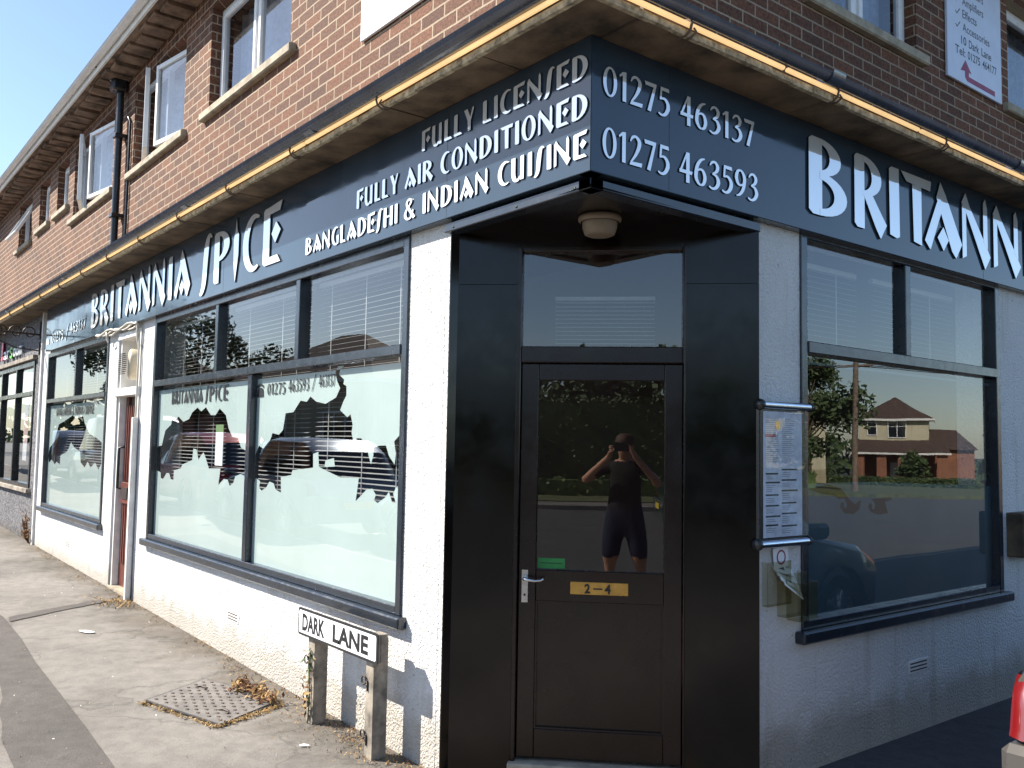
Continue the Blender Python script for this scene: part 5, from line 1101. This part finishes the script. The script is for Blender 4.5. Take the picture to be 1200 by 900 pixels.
# ------------------------------------------------------------------ the photographer (seen in the door glass)
PX, PY = 2.67, -2.5; th = math.atan2(.617, -.784)-math.pi/2     # local +Y looks where the lens looks
TP = Matrix.Translation((PX, PY, 0)) @ Matrix.Rotation(th, 4, 'Z')
ph = thing('person', 'person in black top and navy shorts holding a phone up to take the picture', 'person', (PX, PY, 0))
def skinned(J, E, root=0, sub=2):
    me = bpy.data.meshes.new('s'); me.from_pydata([j[:3] for j in J], E, []); ob = bpy.data.objects.new('s', me); C.objects.link(ob)
    sk = ob.modifiers.new('s', 'SKIN'); sk.use_smooth_shade = True; me.skin_vertices[0] if me.skin_vertices else None
    for i, j in enumerate(J): me.skin_vertices[0].data[i].radius = (j[3], j[4] if len(j) > 4 else j[3]); me.skin_vertices[0].data[i].use_root = (i == root)
    ss = ob.modifiers.new('u', 'SUBSURF'); ss.levels = sub; ss.render_levels = sub
    bpy.context.view_layer.update(); m2 = bpy.data.meshes.new_from_object(ob.evaluated_get(bpy.context.evaluated_depsgraph_get()))
    V = [tuple(v.co) for v in m2.vertices]; F = [tuple(p.vertices) for p in m2.polygons]
    bpy.data.objects.remove(ob); bpy.data.meshes.remove(me); bpy.data.meshes.remove(m2); return V, F
M_skin = simple('skin', (.52, .27, .17), .5, var=.1); M_shirt = simple('black_cotton', (.014, .013, .014), .9, bs=1, bsc=14); M_shorts = simple('navy_cotton', (.014, .018, .045), .9, bs=1, bsc=12); M_hair = simple('brown_hair', (.07, .035, .018), .7, vs=60); M_shoe = simple('grey_trainers', (.12, .12, .12), .7); M_phone = simple('black_phone', (.02, .02, .022), .2)
yb = -.30
J = [(0, yb, .93, .175, .13), (0, yb, 1.08, .165, .13), (0, yb+.01, 1.27, .185, .13), (0, yb+.0, 1.40, .13, .09), (0, yb+.02, 1.47, .058), (0, yb+.05, 1.56, .075, .09), (0, yb+.06, 1.64, .075, .092),
     (-.19, yb, 1.385, .062), (-.41, yb+.10, 1.25, .044), (-.13, yb+.30-.04, 1.50, .030), (-.105, yb+.30, 1.56, .030, .018),
     (.19, yb, 1.385, .062), (.36, yb+.14, 1.22, .044), (.13, yb+.30-.04, 1.50, .030), (.105, yb+.30, 1.56, .030, .018),
     (-.115, yb, .76, .118), (-.14, yb+.02, .52, .098), (-.15, yb-.01, .42, .058), (-.15, yb-.02, .08, .038), (-.16, yb+.12, .035, .04, .03),
     (.115, yb, .76, .118), (.15, yb+.02, .52, .098), (.165, yb-.01, .42, .058), (.18, yb-.02, .08, .038), (.20, yb+.12, .035, .04, .03)]
E_ = [(0, 1), (1, 2), (2, 3), (3, 4), (4, 5), (5, 6), (3, 7), (7, 8), (8, 9), (9, 10), (3, 11), (11, 12), (12, 13), (13, 14), (0, 15), (15, 16), (16, 17), (17, 18), (18, 19), (0, 20), (20, 21), (21, 22), (22, 23), (23, 24)]
V, F = skinned(J, E_)
b = MB(TP)
for mm, test in ((M_shoe, lambda c: c[2] < .075), (M_skin, None), (M_shorts, lambda c: .50 < c[2] < .96 and abs(c[0]) < .3), (M_shirt, lambda c: .96 <= c[2] < 1.45 and abs(c[0]) < .285)):
    pass
i0 = len(b.v); b.v += [tuple(TP @ Vector(v)) for v in V]
for m_ in (M_skin, M_shirt, M_shorts, M_shoe): b.mat(m_)
for f in F:
    c = [sum(V[i][k] for i in f)/len(f) for k in range(3)]
    mi = 3 if c[2] < .075 else 2 if (.50 < c[2] < .96 and abs(c[0]) < .3) else 1 if (.96 <= c[2] < 1.455 and abs(c[0]) < .29 and c[1] < yb+.16) else 0
    b.f.append([i0+i for i in f]); b.mi.append(mi); b.sm.append(True)
# five fingers on each hand closed round the phone
for s in (-1, 1):
    for k in range(4):
        z = 1.602-.018*k; l = (.9, 1, .95, .8)[k]; b.tube([(s*.108, yb+.30, z-.012), (s*.112, yb+.335, z), (s*.10, yb+.353*1.0, z+.004), (s*.082, yb+.352*1.0, z+.004*l)], [.0095, .009, .008, .007], M_skin, 7)
    b.tube([(s*.10, yb+.285, 1.545), (s*.09, yb+.27, 1.56), (s*.075, yb+.272, 1.578)], [.011, .010, .008], M_skin, 7)
b.lathe([(.0, -.004), (.010, 0), (.012, .012), (.006, .024)], (0, yb+.145, 1.615), (0, 1, -.2), M_skin, 8)
for s in (-1, 1): b.lathe([(0, 0), (.02, .004), (.024, .012), (.012, .016)], (s*.078, yb+.06, 1.61), (s, 0, 0), M_skin, 8)
b.build('body', ph)
hr = MB(TP); hr.lathe([(.095, -.02), (.10, .03), (.09, .075), (.06, .105), (0, .118)], (0, yb+.045, 1.625), (0, -.15, 1), M_hair, 20); hr.build('hair', ph)
for s in (-1, 1): e_ = MB(TP); e_.lathe([(.0, 0), (.008, .002), (0, .004)], (s*.032, yb+.150, 1.632), (0, 1, 0), M_white, 8); e_.build('eye', ph)
tp = tag((lambda b_: (b_.box(-.08, .08, -.040, -.030, 1.555-0, 1.645, M_phone, .003), b_)[1])(MB(TP)).build('mobile_phone'), 'black mobile phone held up sideways by the person', 'phone')
